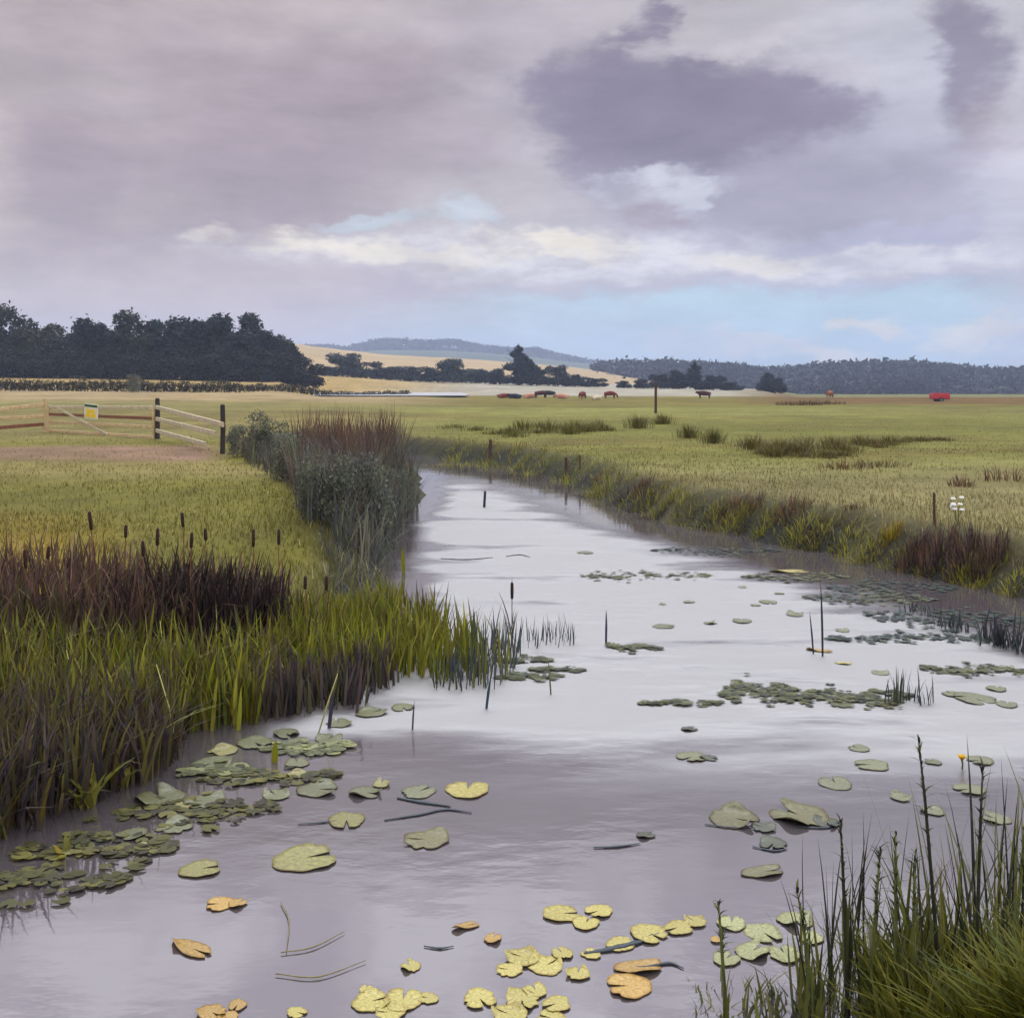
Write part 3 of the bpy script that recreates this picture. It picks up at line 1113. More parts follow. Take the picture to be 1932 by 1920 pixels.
cm_ = {p: cow_mesh(p, 0) for p in ('standing', 'grazing', 'lying')}
cowc = {'red': (128, 58, 46), 'maroon': (78, 38, 40), 'dark': (44, 44, 62), 'tan': (206, 150, 124), 'cream': (222, 212, 180), 'orange': (160, 96, 58)}
cmat = {k: solid('cow_hide_' + k, alb(c, .75), .8, .25, 3) for k, c in cowc.items()}
cows = [(950, 751, 'lying', 'red', .25, 'red-brown cow lying at the left end of the herd'),
        (972, 752, 'lying', 'dark', 2.9, 'blackish cow lying close beside the leftmost red-brown cow'),
        (1000, 751, 'lying', 'tan', .1, 'pale pinkish tan cow lying left of the dark-flanked pair'),
        (1021, 751, 'standing', 'maroon', .3, 'maroon cow standing close against a blackish cow'),
        (1036, 751, 'standing', 'dark', 3.5, 'blackish cow standing right beside the maroon one'),
        (1060, 752, 'lying', 'tan', 3.0, 'pale pinkish tan cow lying right of the dark-flanked pair'),
        (1099, 753, 'grazing', 'red', 1.1, 'red-brown cow grazing end-on, next to a cream calf'),
        (1126, 754, 'lying', 'cream', .4, 'cream calf lying between two red-brown cows'),
        (1152, 752, 'grazing', 'red', -.5, 'red-brown cow grazing at the right end of the herd'),
        (1328, 752, 'standing', 'maroon', 3.2, 'dark maroon cow standing alone right of the tall post'),
        (1566, 751, 'grazing', 'orange', .9, 'orange-brown cow standing alone on the brown far edge of the meadow')]
for px, py, pose, c, rz, lb in cows:
    q = G(px, py)
    o = bpy.data.objects.new('cow', cm_[pose][0].copy())
    COL.objects.link(o)
    o.data.materials.append(cmat[c])
    o.location = tuple(q)
    o.rotation_euler = (0, 0, rz)
    s_ = .8 if c != 'cream' else .64
    o.scale = (s_,) * 3
    o.modifiers.new('Skin', 'SKIN').use_smooth_shade = True
    for i_, sv_ in enumerate(o.data.skin_vertices[0].data):
        sv_.radius = cm_[pose][1][i_]
        sv_.use_root = i_ == 0
    o.modifiers.new('Sub', 'SUBSURF').render_levels = 2
    tag(o, lb, 'cow', 'cattle resting on the far meadow')

M_RED = solid('red_paint', alb((200, 58, 66), .75), .45, .1, 2)
M_TYRE = solid('tyre_rubber', (.02, .02, .022), .8, .2, 4)
M_STEEL = solid('galvanised_steel', alb((150, 150, 150)), .5, .2, 4, metal=.6)
q = G(1773, 757)
tr = empty('farm_trailer', q - np.array((0, 0, .12)), .06, .8)
tag(tr, 'bright red box trailer at the far right edge of the meadow', 'trailer')
mb = MB()
mb.box((0, 0, .78), (2.3, 1.3, .62))
mb.box((0, 0, 1.16), (2.1, 1.15, .16))
mb.build('body', M_RED, tr)
MB().box((0, 0, .42), (2.2, 1.0, .08)).build('chassis', M_STEEL, tr)
MB().bar((1.1, 0, .42), (1.9, 0, .40), .08, .08).build('drawbar', M_STEEL, tr)
for sy in (-1, 1):
    w = MB().tube([(-.15, sy * .60, .33), (-.15, sy * .78, .33)], .33, 18).build('wheel', M_TYRE, tr)
    MB().tube([(-.15, sy * .775, .33), (-.15, sy * .795, .33)], .17, 14).build('rim', M_STEEL, w)

# ---------------------------------------------------------------- tussocks and scrub on the meadow


def tussock(name, px, py, hpx, wpx, pal, label, group, n=70, cat='tussock', bend=(.2, .8), wd=.012, tip=None):
    q = G(px, py)
    ppm = F / q[1]
    h, w = hpx / ppm, wpx / ppm
    B = Blades()
    r_ = np.minimum(np.abs(N.normal(0, .42, n)), 1.15) * w * .5 if cat == 'scrub' else np.sqrt(N.random(n)) * w * .5
    a_ = N.uniform(0, 6.28, n)
    bx, by = r_ * np.cos(a_) * (1.25 if cat == 'scrub' else 1), r_ * np.sin(a_) * (1.3 if cat == 'scrub' else .6)
    zz = np.maximum(height(q[0] + bx, q[1] + by), -.05) - q[2]
    prof = (.3 if cat == 'scrub' else .55) + (.7 if cat == 'scrub' else .45) * np.sqrt(np.clip(1 - (r_ / (w * .5 + 1e-6)) ** 2, 0, 1))
    B.add(np.stack([bx, by, zz - .02], 1), h * N.uniform(.5, 1.12, n) * prof, np.maximum(wd * N.uniform(.6, 1.4, n), .9 / ppm), a_ + N.normal(0, .6, n),
          N.uniform(bend[0], bend[1], n), palette_pick(pal, n), K=3, lean=N.normal(0, .1, (n, 2)), tipcol=None if tip is None else palette_pick(tip, n))
    o = link(name, B.mesh(name), M_LEAF, None, tuple(q))
    return tag(o, label, cat, group)


OL = [(128, 122, 52), (112, 108, 46), (146, 134, 62), (96, 96, 46)]
OLB = [(112, 98, 50), (128, 116, 56), (92, 88, 48), (134, 108, 62)]
BR = [(142, 108, 82), (120, 88, 72), (160, 128, 92), (98, 76, 66)]
PB = [(92, 84, 78), (78, 72, 70), (110, 98, 82), (66, 62, 62)]
PB2 = [(104, 84, 84), (84, 68, 74), (122, 98, 88), (70, 58, 64)]
YG = [(176, 172, 52), (160, 156, 48), (188, 180, 72), (140, 140, 54)]
def spread(lst, k=3):
    out = []
    for px, py, hp, wp in lst:
        out.append((px, py, hp * .9, wp))
        for _ in range(k - 1):
            out.append((px + R.uniform(-45, 45), py + R.uniform(-9, 9), hp * R.uniform(.35, .8), wp * R.uniform(.7, 1.5)))
    return out


for px, py, hp, wp in spread([(985, 812, 32, 70), (1035, 815, 36, 80), (1085, 815, 36, 80), (1130, 812, 30, 60), (960, 818, 20, 90), (900, 812, 14, 90)]):
    tussock('meadow_scrub', px, py, hp, wp, OL, 'low olive scrub in the line between the river bend and the tall post', 'olive scrub left of the tall post', 200, 'scrub')
for px, py, hp, wp, lb in [(1205, 808, 34, 60, 'olive scrub clump just left of the tall post\'s foot'), (1250, 800, 26, 50, 'olive scrub clump hugging the tall post\'s foot'),
                           (1300, 826, 34, 60, 'dark olive scrub clump just right of the tall post'), (1345, 836, 38, 60, 'olive scrub clump with ochre tips, second right of the tall post')]:
    tussock('meadow_scrub', px, py, hp, wp, OL + OLB[:1], lb, None, 260, 'scrub')
for px, py, hp, wp in spread([(1420, 848, 42, 80), (1470, 858, 48, 80), (1520, 852, 44, 80), (1570, 846, 38, 80), (1620, 840, 30, 90), (1680, 838, 26, 90), (1740, 832, 16, 80), (1560, 862, 22, 90)], 4):
    tussock('meadow_scrub', px, py, hp, wp, OLB + OL[:1], 'brown-olive sedge in the long band across the right meadow', 'sedge band across the right meadow', 200, 'scrub')
for px, py, hp, wp in [(1590, 884, 26, 110), (1660, 880, 24, 120), (1490, 764, 12, 60), (1530, 764, 14, 50), (1568, 762, 10, 60)]:
    tussock('brown_sedge', px, py, hp, wp, BR + OLB, 'thin russet sedge' + (' below the sedge band of the right meadow' if py > 800 else ' on the brown far edge of the meadow'),
            'russet sedge below the band' if py > 800 else 'russet sedge on the far edge', 160, 'tussock')
for px, py, hp, wp, lb in [(1815, 918, 34, 50, 'dark brown tussock in open grass, left of the russet one'), (1890, 906, 44, 90, 'wide russet tussock near the right edge of the meadow')]:
    tussock('meadow_tussock', px, py, hp, wp, BR, lb, None, 90)
for px, py, hp, wp in [(1130, 905, 18, 30), (1210, 918, 26, 50), (1385, 958, 34, 55), (1420, 956, 30, 45), (1480, 962, 36, 60), (1505, 962, 30, 60), (1610, 958, 18, 40)]:
    tussock('bank_tussock', px, py, hp, wp, BR, 'small russet grass tussock along the top of the right bank', 'russet tussocks along the right bank', 70)
# edge growth along the right bank
for i, (px, py) in enumerate([(845, 884), (900, 888), (960, 896), (1010, 902), (1075, 918), (1120, 936), (1165, 950), (1210, 962), (1255, 975), (1300, 984), (1350, 990), (1400, 1004), (1450, 1012), (1500, 1024),
                              (1545, 1034), (1590, 1046), (1640, 1060), (1690, 1076), (1745, 1086), (1800, 1098), (1860, 1112), (1925, 1128), (1985, 1140)]):
    for j in range(4):
        lowg = j != 1
        dy = (-14, 2, -26, -5)[j]
        tussock('bank_grass', px + R.uniform(-22, 22), py + dy + R.uniform(-6, 6), R.uniform(14, 30) * (1 + (px - 845) / 2200), R.uniform(50, 90), (YG if j != 2 else OL + YG) if lowg else PB,
                'yellow-green tuft overhanging the right bank' if lowg else 'purplish brown tuft at the water line of the right bank',
                'yellow-green tufts of the right bank' if lowg else 'purplish tufts of the right bank', 70 if lowg else 70, 'tuft', wd=.010)
for px, py, hp, wp in [(1725, 1062, 60, 70), (1770, 1060, 72, 80), (1820, 1062, 70, 80), (1868, 1068, 66, 70)]:
    tussock('dock_clump', px, py, hp, wp, PB2 + BR[:2], 'dark purplish brown dock stand beneath the white flowers', 'brown dock stand on the right bank', 170, 'plant', (.05, .3))
tussock('yellow_tuft', 1683, 1012, 40, 40, [(176, 150, 40), (190, 160, 52), (150, 136, 44)], 'small ochre-yellow tuft at the left end of the brown dock stand', None, 70)
for px, py, hp, wp in [(1880, 1222, 75, 50), (1915, 1230, 90, 50), (1800, 1190, 50, 60), (1740, 1160, 36, 70)]:
    q = P(px, py, -.03)
    B = Blades()
    n = 60
    ppm = F / q[1]
    B.add(np.stack([N.normal(0, wp / ppm * .25, n), N.normal(0, .12, n), np.full(n, -.05)], 1), hp / ppm * N.uniform(.5, 1.1, n), N.uniform(.008, .018, n), N.uniform(0, 6.28, n), N.uniform(.05, .4, n),
          palette_pick([(74, 84, 86), (62, 66, 82), (92, 104, 92), (80, 72, 84)], n), K=4, lean=N.normal(0, .08, (n, 2)))
    tag(link('water_sedge', B.mesh('water_sedge'), M_LEAF, None, tuple(q)), 'blue-grey sedge standing in the shaded water under the right bank', 'sedge', 'blue-grey sedge under the right bank')

# white flowers on the right bank
q = G(1806, 992)
fp = empty('white_flower', q)
tag(fp, 'small bunch of white flowers above the brown dock on the right bank', 'flower')
mb, fl_ = MB(), MB()
M_WHITE = solid('white_petal', (.8, .8, .78), .6, .05, 8)
M_GREENSTEM = solid('green_stem', alb((110, 120, 60)), .6, .2, 8)
for i in range(9):
    a_ = R.uniform(0, 6.28)
    hh = R.uniform(.18, .34)
    e_ = (math.cos(a_) * .06, math.sin(a_) * .04, hh)
    mb.tube([(0, 0, -.03), (e_[0] * .4, e_[1] * .4, hh * .6), e_], [.004, .003, .003], 5)
    for k in range(7):
        b_ = k / 7 * 6.28
        fl_.tube([(e_[0], e_[1], e_[2]), (e_[0] + math.cos(b_) * .025, e_[1] + math.sin(b_) * .025, e_[2] + .012)], [.006, .014], 6)
mb.build('stems', M_GREENSTEM, fp)
fl_.build('petals', M_WHITE, fp)

# ---------------------------------------------------------------- scrub by the bend, left bank
for px, py, top, wd, v, lb in [(458, 862, 790, .75, 0, 'low grey-green bush just behind the last fence post'),
                               (505, 872, 766, .75, 1, 'grey-green bush between the fence and the red-tipped reeds'),
                               (560, 905, 800, .8, 2, 'grey-green bush in the middle of the river-bend scrub'),
                               (610, 985, 838, .66, 0, 'dark grey-green bush in front of the red-tipped reeds'),
                               (690, 1000, 836, .62, 1, 'dark bush overhanging the water at the river bend'),
                               (745, 965, 868, .7, 2, 'small bush on the very tip of the river bend')]:
    q = G(px, py)
    h = htop(q, top)
    place_tree('bank_bush', TG[v], q, h, wd, label=lb, cat='bush', group='bushes at the river bend')
B = Blades()
bed(B, [(560, 880), (700, 880), (760, 930), (770, 962), (640, 950), (560, 910)], 900, (.8, 1.45), (.012, .022), [(98, 102, 84), (84, 86, 80), (112, 100, 84), (80, 72, 70)],
    (.05, .3), tip=[(122, 78, 70), (104, 84, 76), (140, 102, 84)])
GG = [(116, 120, 106), (100, 106, 108), (128, 134, 104), (92, 90, 94), (124, 112, 96)]
bed(B, [(560, 950), (680, 960), (790, 945), (755, 1010), (700, 1060), (600, 1040)], 1700, (.35, 1.0), (.010, .02), GG, (.1, .5))
bed(B, [(540, 905), (700, 920), (790, 930), (770, 965), (560, 960)], 900, (.6, 1.15), (.010, .02), GG + [(128, 92, 82)], (.1, .45))
bed(B, [(600, 1040), (720, 1040), (745, 1000), (790, 940), (800, 930), (770, 990), (738, 1060), (735, 1110), (700, 1180), (620, 1130)], 900, (.10, .32), (.008, .016), GG + [(140, 140, 90)], (.2, .7))
bed(B, [(430, 850), (560, 880), (560, 930), (470, 880)], 420, (.35, .8), (.012, .02), [(112, 116, 92), (96, 100, 88), (92, 80, 78)], (.1, .5))
tag(link('bend_reeds', B.mesh('bend_reeds'), M_LEAF), 'grey-green reeds with reddish tops crowding the river bend', 'reeds', kind='stuff')

# ---------------------------------------------------------------- left reed bed
GREEN = [(150, 152, 38), (128, 134, 34), (108, 116, 36), (164, 160, 62), (118, 108, 44)]
OLIVEBR = [(112, 100, 60), (92, 84, 58), (124, 116, 60), (84, 70, 60)]
BROWN = [(116, 84, 76), (98, 74, 68), (130, 98, 82), (84, 64, 64), (112, 100, 72)]
VDARK = [(48, 38, 40), (56, 42, 42), (40, 36, 42), (62, 46, 44)]
PURP = [(112, 98, 96), (78, 70, 78), (104, 90, 84), (70, 62, 66), (98, 96, 60)]
B = Blades()
bed(B, [(-80, 1190), (60, 1160), (300, 1160), (520, 1165), (540, 1215), (300, 1245), (-80, 1270)], 1500, (.38, .72), (.012, .024), BROWN, (.05, .4), clump=.4)
bed(B, [(280, 1185), (510, 1180), (530, 1235), (420, 1250), (300, 1225)], 620, (.42, .8), (.012, .026), VDARK, (.05, .4), clump=.4)
bed(B, [(180, 1190), (560, 1180), (580, 1240), (420, 1260), (200, 1240)], 420, (.3, .7), (.012, .024), VDARK + BROWN[:2] + OLIVEBR[:1], (.05, .5), clump=.5)
bed(B, [(-80, 1200), (300, 1180), (540, 1190), (520, 1240), (-80, 1270)], 260, (.3, .6), (.010, .02), GREEN[:3] + OLIVEBR, (.05, .5))
bed(B, [(-80, 1190), (520, 1170), (520, 1230), (-80, 1260)], 150, (.5, .95), (.004, .009), [(176, 152, 120), (150, 122, 96)], (.1, .9))
tag(link('brown_reeds', B.mesh('brown_reeds'), M_LEAF), 'dense brown and near-black reeds along the back of the left reed bed', 'reeds', kind='stuff')
B = Blades()
bed(B, [(-80, 1290), (200, 1290), (500, 1260), (560, 1300), (480, 1380), (250, 1430), (-80, 1450)], 2300, (.28, .62), (.012, .028), GREEN + OLIVEBR[:2], (.05, .4), clump=.5)
bed(B, [(520, 1210), (740, 1160), (800, 1190), (900, 1240), (900, 1290), (700, 1300), (560, 1330), (500, 1300)], 1500, (.30, .56), (.012, .026), GREEN, (.04, .3), clump=.5)
bed(B, [(-80, 1270), (520, 1240), (800, 1180), (900, 1260), (560, 1340), (250, 1430), (-80, 1460)], 520, (.25, .55), (.012, .026), OLIVEBR + PURP + BROWN[:1], (.05, .5), clump=.6)
bed(B, [(-80, 1290), (560, 1260), (880, 1240), (560, 1340), (250, 1430), (-80, 1460)], 170, (.3, .68), (.004, .01), [(206, 196, 128), (184, 168, 112), (170, 176, 84)], (.1, 1.1), lean=.16)
tag(link('green_reeds', B.mesh('green_reeds'), M_LEAF), 'bright yellow-green reeds along the front of the left reed bed', 'reeds', kind='stuff')
B = Blades()
bed(B, [(470, 1330), (740, 1285), (760, 1310), (640, 1350), (480, 1385)], 520, (.22, .48), (.012, .026), PURP, (.03, .25), clump=.5)
bed(B, [(-80, 1440), (200, 1420), (330, 1400), (320, 1470), (170, 1540), (-80, 1640)], 1900, (.28, .66), (.012, .026), PURP + OLIVEBR + GREEN[4:], (.05, .45), clump=.4)
bed(B, [(-80, 1250), (80, 1230), (120, 1400), (-80, 1480)], 500, (.3, .6), (.012, .024), OLIVEBR, (.1, .5), clump=.4)
tag(link('purple_reeds', B.mesh('purple_reeds'), M_LEAF), 'dull purplish brown reeds at the water line of the left bed', 'reeds', kind='stuff')
B = Blades()
BLUE = [(86, 92, 100), (70, 78, 90), (104, 108, 112), (98, 104, 84)]
bed(B, [(880, 1240), (960, 1215), (990, 1260), (930, 1325), (880, 1300)], 170, (.22, .5), (.008, .016), BLUE + GREEN[:1], (.02, .2))
bed(B, [(980, 1215), (1090, 1205), (1090, 1232), (980, 1240)], 55, (.16, .34), (.006, .012), BLUE, (.02, .15))
bed(B, [(820, 1280), (900, 1280), (900, 1320), (820, 1320)], 70, (.2, .4), (.008, .016), BLUE + GREEN[:2], (.02, .2))
tag(link('water_reeds', B.mesh('water_reeds'), M_LEAF), 'thin blue-grey reeds standing in the open water beyond the green reeds', 'reeds', kind='stuff')

M_HEAD = solid('seed_head', alb((70, 48, 42)), .95, .35, 60, .5)


def bulrush(px, headtop, headbot, basey, lean, label, group=None):
    q = stand_points(np.array([[px, basey]], float))[0]
    hb, ht = htop(q, headbot), htop(q, headtop)
    o = empty('bulrush', q)
    tag(o, label, 'bulrush', group)
    c = lambda z: (lean * (z / ht) ** 2, .3 * lean * (z / ht) ** 2, z)
    MB().tube([c(0), c(hb * .5), c(hb), c(ht + .05)], [.006, .005, .004, .0015], 6).build('stem', M_BROWNRAIL, o, True)
    MB().tube([c(hb), c(hb + .01), c((hb + ht) / 2), c(ht - .01), c(ht)], [.005, .013, .0145, .013, .005], 9).build('seed_head', M_HEAD, o, True)
    B = Blades()
    n = 4
    B.add(np.zeros((n, 3)), ht * N.uniform(.6, .95, n), N.uniform(.010, .016, n), N.uniform(0, 6.28, n), N.uniform(.1, .4, n), palette_pick(BROWN + OLIVEBR, n), K=5)
    link('leaves', B.mesh('leaves'), M_LEAF, o)


for px, a_, b_, base, ln, lb in [
        (52, 1036, 1072, 1215, -.02, 'bulrush with a short dark head, leftmost of the reed bed'),
        (84, 1030, 1055, 1215, .03, 'bulrush with a small head, second from the left in the reed bed'),
        (182, 964, 1000, 1205, -.05, 'tallest bulrush of the left half, its head bent to the left'),
        (235, 990, 1015, 1200, .01, 'bulrush just right of the tall bent one on the left'),
        (272, 1020, 1050, 1205, -.01, 'low bulrush close against the left of a taller straight one'),
        (295, 996, 1030, 1200, .01, 'straight bulrush between the low one and the tallest middle one'),
        (351, 966, 994, 1195, -.03, 'tallest bulrush in the middle of the brown reeds'),
        (357, 1004, 1034, 1215, .02, 'shorter bulrush standing just below the tallest middle one'),
        (392, 996, 1020, 1195, -.02, 'pale brown bulrush right of the tallest middle one'),
        (478, 998, 1032, 1205, .0, 'bulrush with a thick dark head at the right end of the near-black reeds'),
        (526, 998, 1028, 1195, .0, 'slim bulrush standing furthest right above the brown reeds'),
        (576, 1086, 1112, 1235, .0, 'short bulrush left of its twin among the green reeds'),
        (614, 1086, 1114, 1235, .01, 'short bulrush right of its twin among the green reeds'),
        (966, 1098, 1130, 1225, .0, 'dark bulrush standing in open water beside the blue-grey reeds')]:
    bulrush(px, a_, b_, base, ln, lb)

for (x0, y0), (x1, y1), lb in [((295, 1253), (335, 1381), 'pale straw stem leaning left across the brightest green reeds'),
                               ((637, 1271), (600, 1341), 'pale straw stem leaning right across the purplish reeds'),
                               ((125, 1226), (155, 1341), 'pale green stem leaning left near the left edge of the reed bed'),
                               ((302, 1171), (312, 1276), 'upright pale stem at the top of the brightest green reeds')]:
    q = P(x1, y1 + 25, .02)
    q[1] -= .12
    q[0] = (x1 - CX) / F * q[1]
    e_ = np.array(((x0 - CX) / F * q[1], q[1], CZ + (HZ - y0) / F * q[1]))
    dv_ = L(e_, q)
    o = MB().tube([(0, 0, -.03), (dv_[0] * .45 + .008, 0, dv_[2] * .5), dv_], [.005, .0045, .002], 6).build('dry_stem', M_STRAW, None, True, tuple(q))
    tag(o, lb, 'stem')
# broad upright leaf standing apart
for px, base, top, wd, pal, lb in [(762, 1086, 1030, .05, GREEN[:1], 'single broad green reed leaf against the bright water'),
                                   (518, 1448, 1395, .045, GREEN[:1], 'short broad green leaf standing in front of the reed bed'),
                                   (1552, 1245, 1090, .018, [(58, 66, 76)], 'tall dark reed leaf rising from a yellow floating leaf'),
                                   (1535, 1240, 1150, .014, [(58, 66, 76)], 'short dark reed leaf left of the tall dark one'),
                                   (1143, 1222, 1148, .02, [(72, 80, 96)], 'dark upright reed standing alone in midstream'),
                                   (1040, 1318, 1238, .012, [(112, 112, 70)], 'thin olive reed standing alone below the blue-grey reeds'),
                                   (917, 1345, 1270, .02, [(60, 76, 100)], 'dark blue reed stub at the tip of the reed bed'),
                                   (620, 1382, 1300, .025, [(66, 62, 76)], 'dark stub of reed standing before the purplish reeds'),
                                   (778, 1385, 1320, .012, [(90, 92, 104)], 'grey bent reed standing in clear water below the reed tip')]:
    q = P(px, base, -.03)
    B = Blades()
    B.add(np.zeros((1, 3)), np.array([htop(q, top)]), np.array([wd]), np.array([R.uniform(1.2, 1.9)]), np.array([.12]), palette_pick(pal, 1, .62, .02), K=6, lean=np.array([[R.uniform(-.12, .12), 0]]))
    tag(link('reed_leaf', B.mesh('reed_leaf'), M_LEAF, None, tuple(q)), lb, 'reed leaf')
for px, base, hp in [(1690, 1335, 90), (1715, 1330, 70), (1745, 1335, 60)]:
    q = P(px, base, -.03)
    B = Blades()
    n = 14
    B.add(np.stack([N.normal(0, .03, n), N.normal(0, .03, n), np.zeros(n)], 1), hp / (F / q[1]) * N.uniform(.5, 1.1, n), N.uniform(.006, .013, n), N.uniform(0, 6.28, n), N.uniform(.05, .3, n), palette_pick(BLUE + [(96, 110, 72)], n), K=4)
    tag(link('reed_tuft', B.mesh('reed_tuft'), M_LEAF, None, tuple(q)),
        ['tallest blue-grey reed tuft in the right half of the water', 'middle blue-grey reed tuft in the right half of the water', 'lowest blue-grey reed tuft in the right half of the water'][[1690, 1715, 1745].index(px)], 'reed tuft')


# broad-leaved plants in the left shallows
def leafy(px, py, n, hr, wr, pal, label, spread=.02, bend=(.3, .9)):
    q = P(px, py, .0)
    q[2] = max(zg(q[0], q[1]), -.04)
    q = P(px, py, q[2])
    o = empty('water_dock', q)
    tag(o, label, 'plant')
    for i in range(n):
        B = Blades()
        B.add(np.array([[R.gauss(0, spread), R.gauss(0, spread), -.02]]), np.array([R.uniform(*hr)]), np.array([R.uniform(*wr)]), np.array([6.283 * (i + R.random() * .6) / n]), np.array([R.uniform(*bend)]),
              palette_pick(pal, 1), K=7, prof='leaf', fold=.35)
        link('leaf', B.mesh('leaf'), M_LEAF, o)


YL = [(170, 164, 60), (150, 148, 56), (182, 170, 80), (132, 134, 54)]
leafy(165, 1535, 11, (.2, .36), (.035, .06), YL, 'yellow-green broad-leaved plant at the front left of the reeds')
leafy(120, 1625, 6, (.08, .16), (.03, .05), YL, 'low yellow-green leaves spreading on the water at the far left')
leafy(225, 1500, 8, (.2, .3), (.03, .05), YL, 'yellow-green plant with long leaves right beside the broad-leaved one')
q = P(337, 1395, 0.0)
o = MB().tube([(-.045, 0, -.01), (-.03, 0, .02), (0, .005, .03), (.03, 0, .022), (.05, 0, 0)], [.008, .026, .034, .024, .006], 9).build('root_stump', M_HEAD, None, True, tuple(q))
tag(o, 'small dark brown root stump at the foot of the leaning straw stem', 'stump')

# ---------------------------------------------------------------- floating leaves
m, nt, b, out = new_mat('lily_leaf')
oi = nt.nodes.new('ShaderNodeObjectInfo')
tc = nt.nodes.new('ShaderNodeTexCoord')
f_ = ramp_noise(nt, 5, .75, 1.25, vec=tc.outputs['Object'], detail=6)
a = nd(nt, 'ShaderNodeAttribute', attribute_name='Col')
c1 = mixcol(nt, 1.0, oi.outputs['Color'], f_, 'MULTIPLY')
c1 = mixcol(nt, 1.0, c1, a.outputs['Color'], 'MULTIPLY')
spots = ramp_noise(nt, 7, -1.1, .95, vec=tc.outputs['Object'], detail=3)
c1 = mixcol(nt, spots, c1, alb((110, 88, 52)))
nt.links.new(c1, b.inputs['Base Color'])
b.inputs['Roughness'].default_value = .42
b.inputs['Specular IOR Level'].default_value = .35
M_PAD = m


def pad_mesh(seed, aspect=1.0, curl=.1):
    rg = np.random.default_rng(seed)
    nr, na = 6, 44
    notch = .16
    th = np.linspace(notch, 2 * math.pi - notch, na)
    edge = 1 + .05 * np.sin(th * 3 + rg.uniform(0, 6)) + .025 * np.sin(th * 7 + rg.uniform(0, 6)) + .015 * rg.normal(size=na)
    for _ in range(rg.integers(0, 4)):
        edge *= 1 - rg.uniform(.08, .3) * np.exp(-((th - rg.uniform(.5, 5.8)) / rg.uniform(.05, .16)) ** 2)
    edge *= np.interp(np.minimum(th - notch, 2 * math.pi - notch - th), [0, .25], [.86, 1])
    V, C = [(0, 0, .0)], [(1, 1, 1)]
    for r in range(1, nr + 1):
        t = r / nr
        for k in range(na):
            rr = t * edge[k]
            vein = .5 + .5 * math.cos(th[k] * 11)
            z = .012 * math.sin(th[k] * 2 + seed) * t + .02 * vein * t * (1 - t) + curl * max(0, math.sin(th[k] * 1.5 + seed * 1.7)) ** 3 * t ** 4 * .9 + .008
            V.append((rr * math.cos(th[k]), rr * math.sin(th[k]) * aspect, z))
            q_ = .88 + .22 * vein
            rim_ = max(0, t - .7) / .3 * (.5 + .5 * math.sin(th[k] * 2 + seed * 2.1)) * .6
            C.append((q_ * (1 - .35 * rim_), q_ * (1 - .55 * rim_), q_ * (1 - .6 * rim_)))
    Q, T = [], []
    for k in range(na - 1):
        T.append((0, 1 + k, 2 + k))
    for r in range(nr - 1):
        for k in range(na - 1):
            a_ = 1 + r * na + k
            Q.append((a_, a_ + na, a_ + na + 1, a_ + 1))
    # underside, a little below: real thickness
    n0 = len(V)
    V2 = [(x, y, z - .018) for x, y, z in V]
    Q2 = [tuple(n0 + i for i in q[::-1]) for q in Q]
    T2 = [tuple(n0 + i for i in q[::-1]) for q in T]
    rim = [0] + [1 + r * na for r in range(nr)] + [1 + (nr - 1) * na + k for k in range(1, na)] + [1 + r * na + na - 1 for r in range(nr - 2, -1, -1)]
    S = [(rim[i], n0 + rim[i], n0 + rim[(i + 1) % len(rim)], rim[(i + 1) % len(rim)]) for i in range(len(rim))]
    me = np_mesh('lily_pad', V + V2, Q + Q2 + S, T + T2, np.array(C + C))
    me.materials.append(M_PAD)
    return me


PADS = [pad_mesh(i, a_, c_) for i, (a_, c_) in enumerate([(.95, .06), (.9, .22), (.85, .0), (1, .35), (.5, .12), (.42, .25), (.9, .12), (.97, .18), (.8, .3), (.92, .05)])]
PC = {'olive': (112, 110, 72), 'dark': (78, 84, 68), 'grey': (112, 116, 82), 'yellow': (188, 176, 96), 'bright': (196, 188, 72), 'orange': (186, 150, 76), 'pale': (164, 168, 116), 'ygreen': (146, 142, 84), 'mid': (122, 126, 94)}
padroot = {}


def pad(px, py, wpx, c, label, group=None, v=None, yaw=None, stretch=1.0, tilt=0.0):
    q = P(px, py, 0)
    r_ = wpx / 2 / F * q[1] * (.66 if group else .80)
    me = PADS[R.choice([0, 1, 2, 3, 6, 7, 8, 9]) if v is None else v]
    o = bpy.data.objects.new('lily_pad', me)
    COL.objects.link(o)
    o.location = (q[0], q[1], .004 + R.uniform(0, .004))
    o.scale = (r_, r_ * stretch, min(r_, .12) * 1.0)
    o.rotation_euler = (R.gauss(0, .015) + tilt, R.gauss(0, .015), R.uniform(0, 6.28) if yaw is None else yaw)
    o.color = tuple(np.array(alb(PC[c], .68)) * R.uniform(.85, 1.15)) + (1,)
    return tag(o, label, 'lily pad', group)


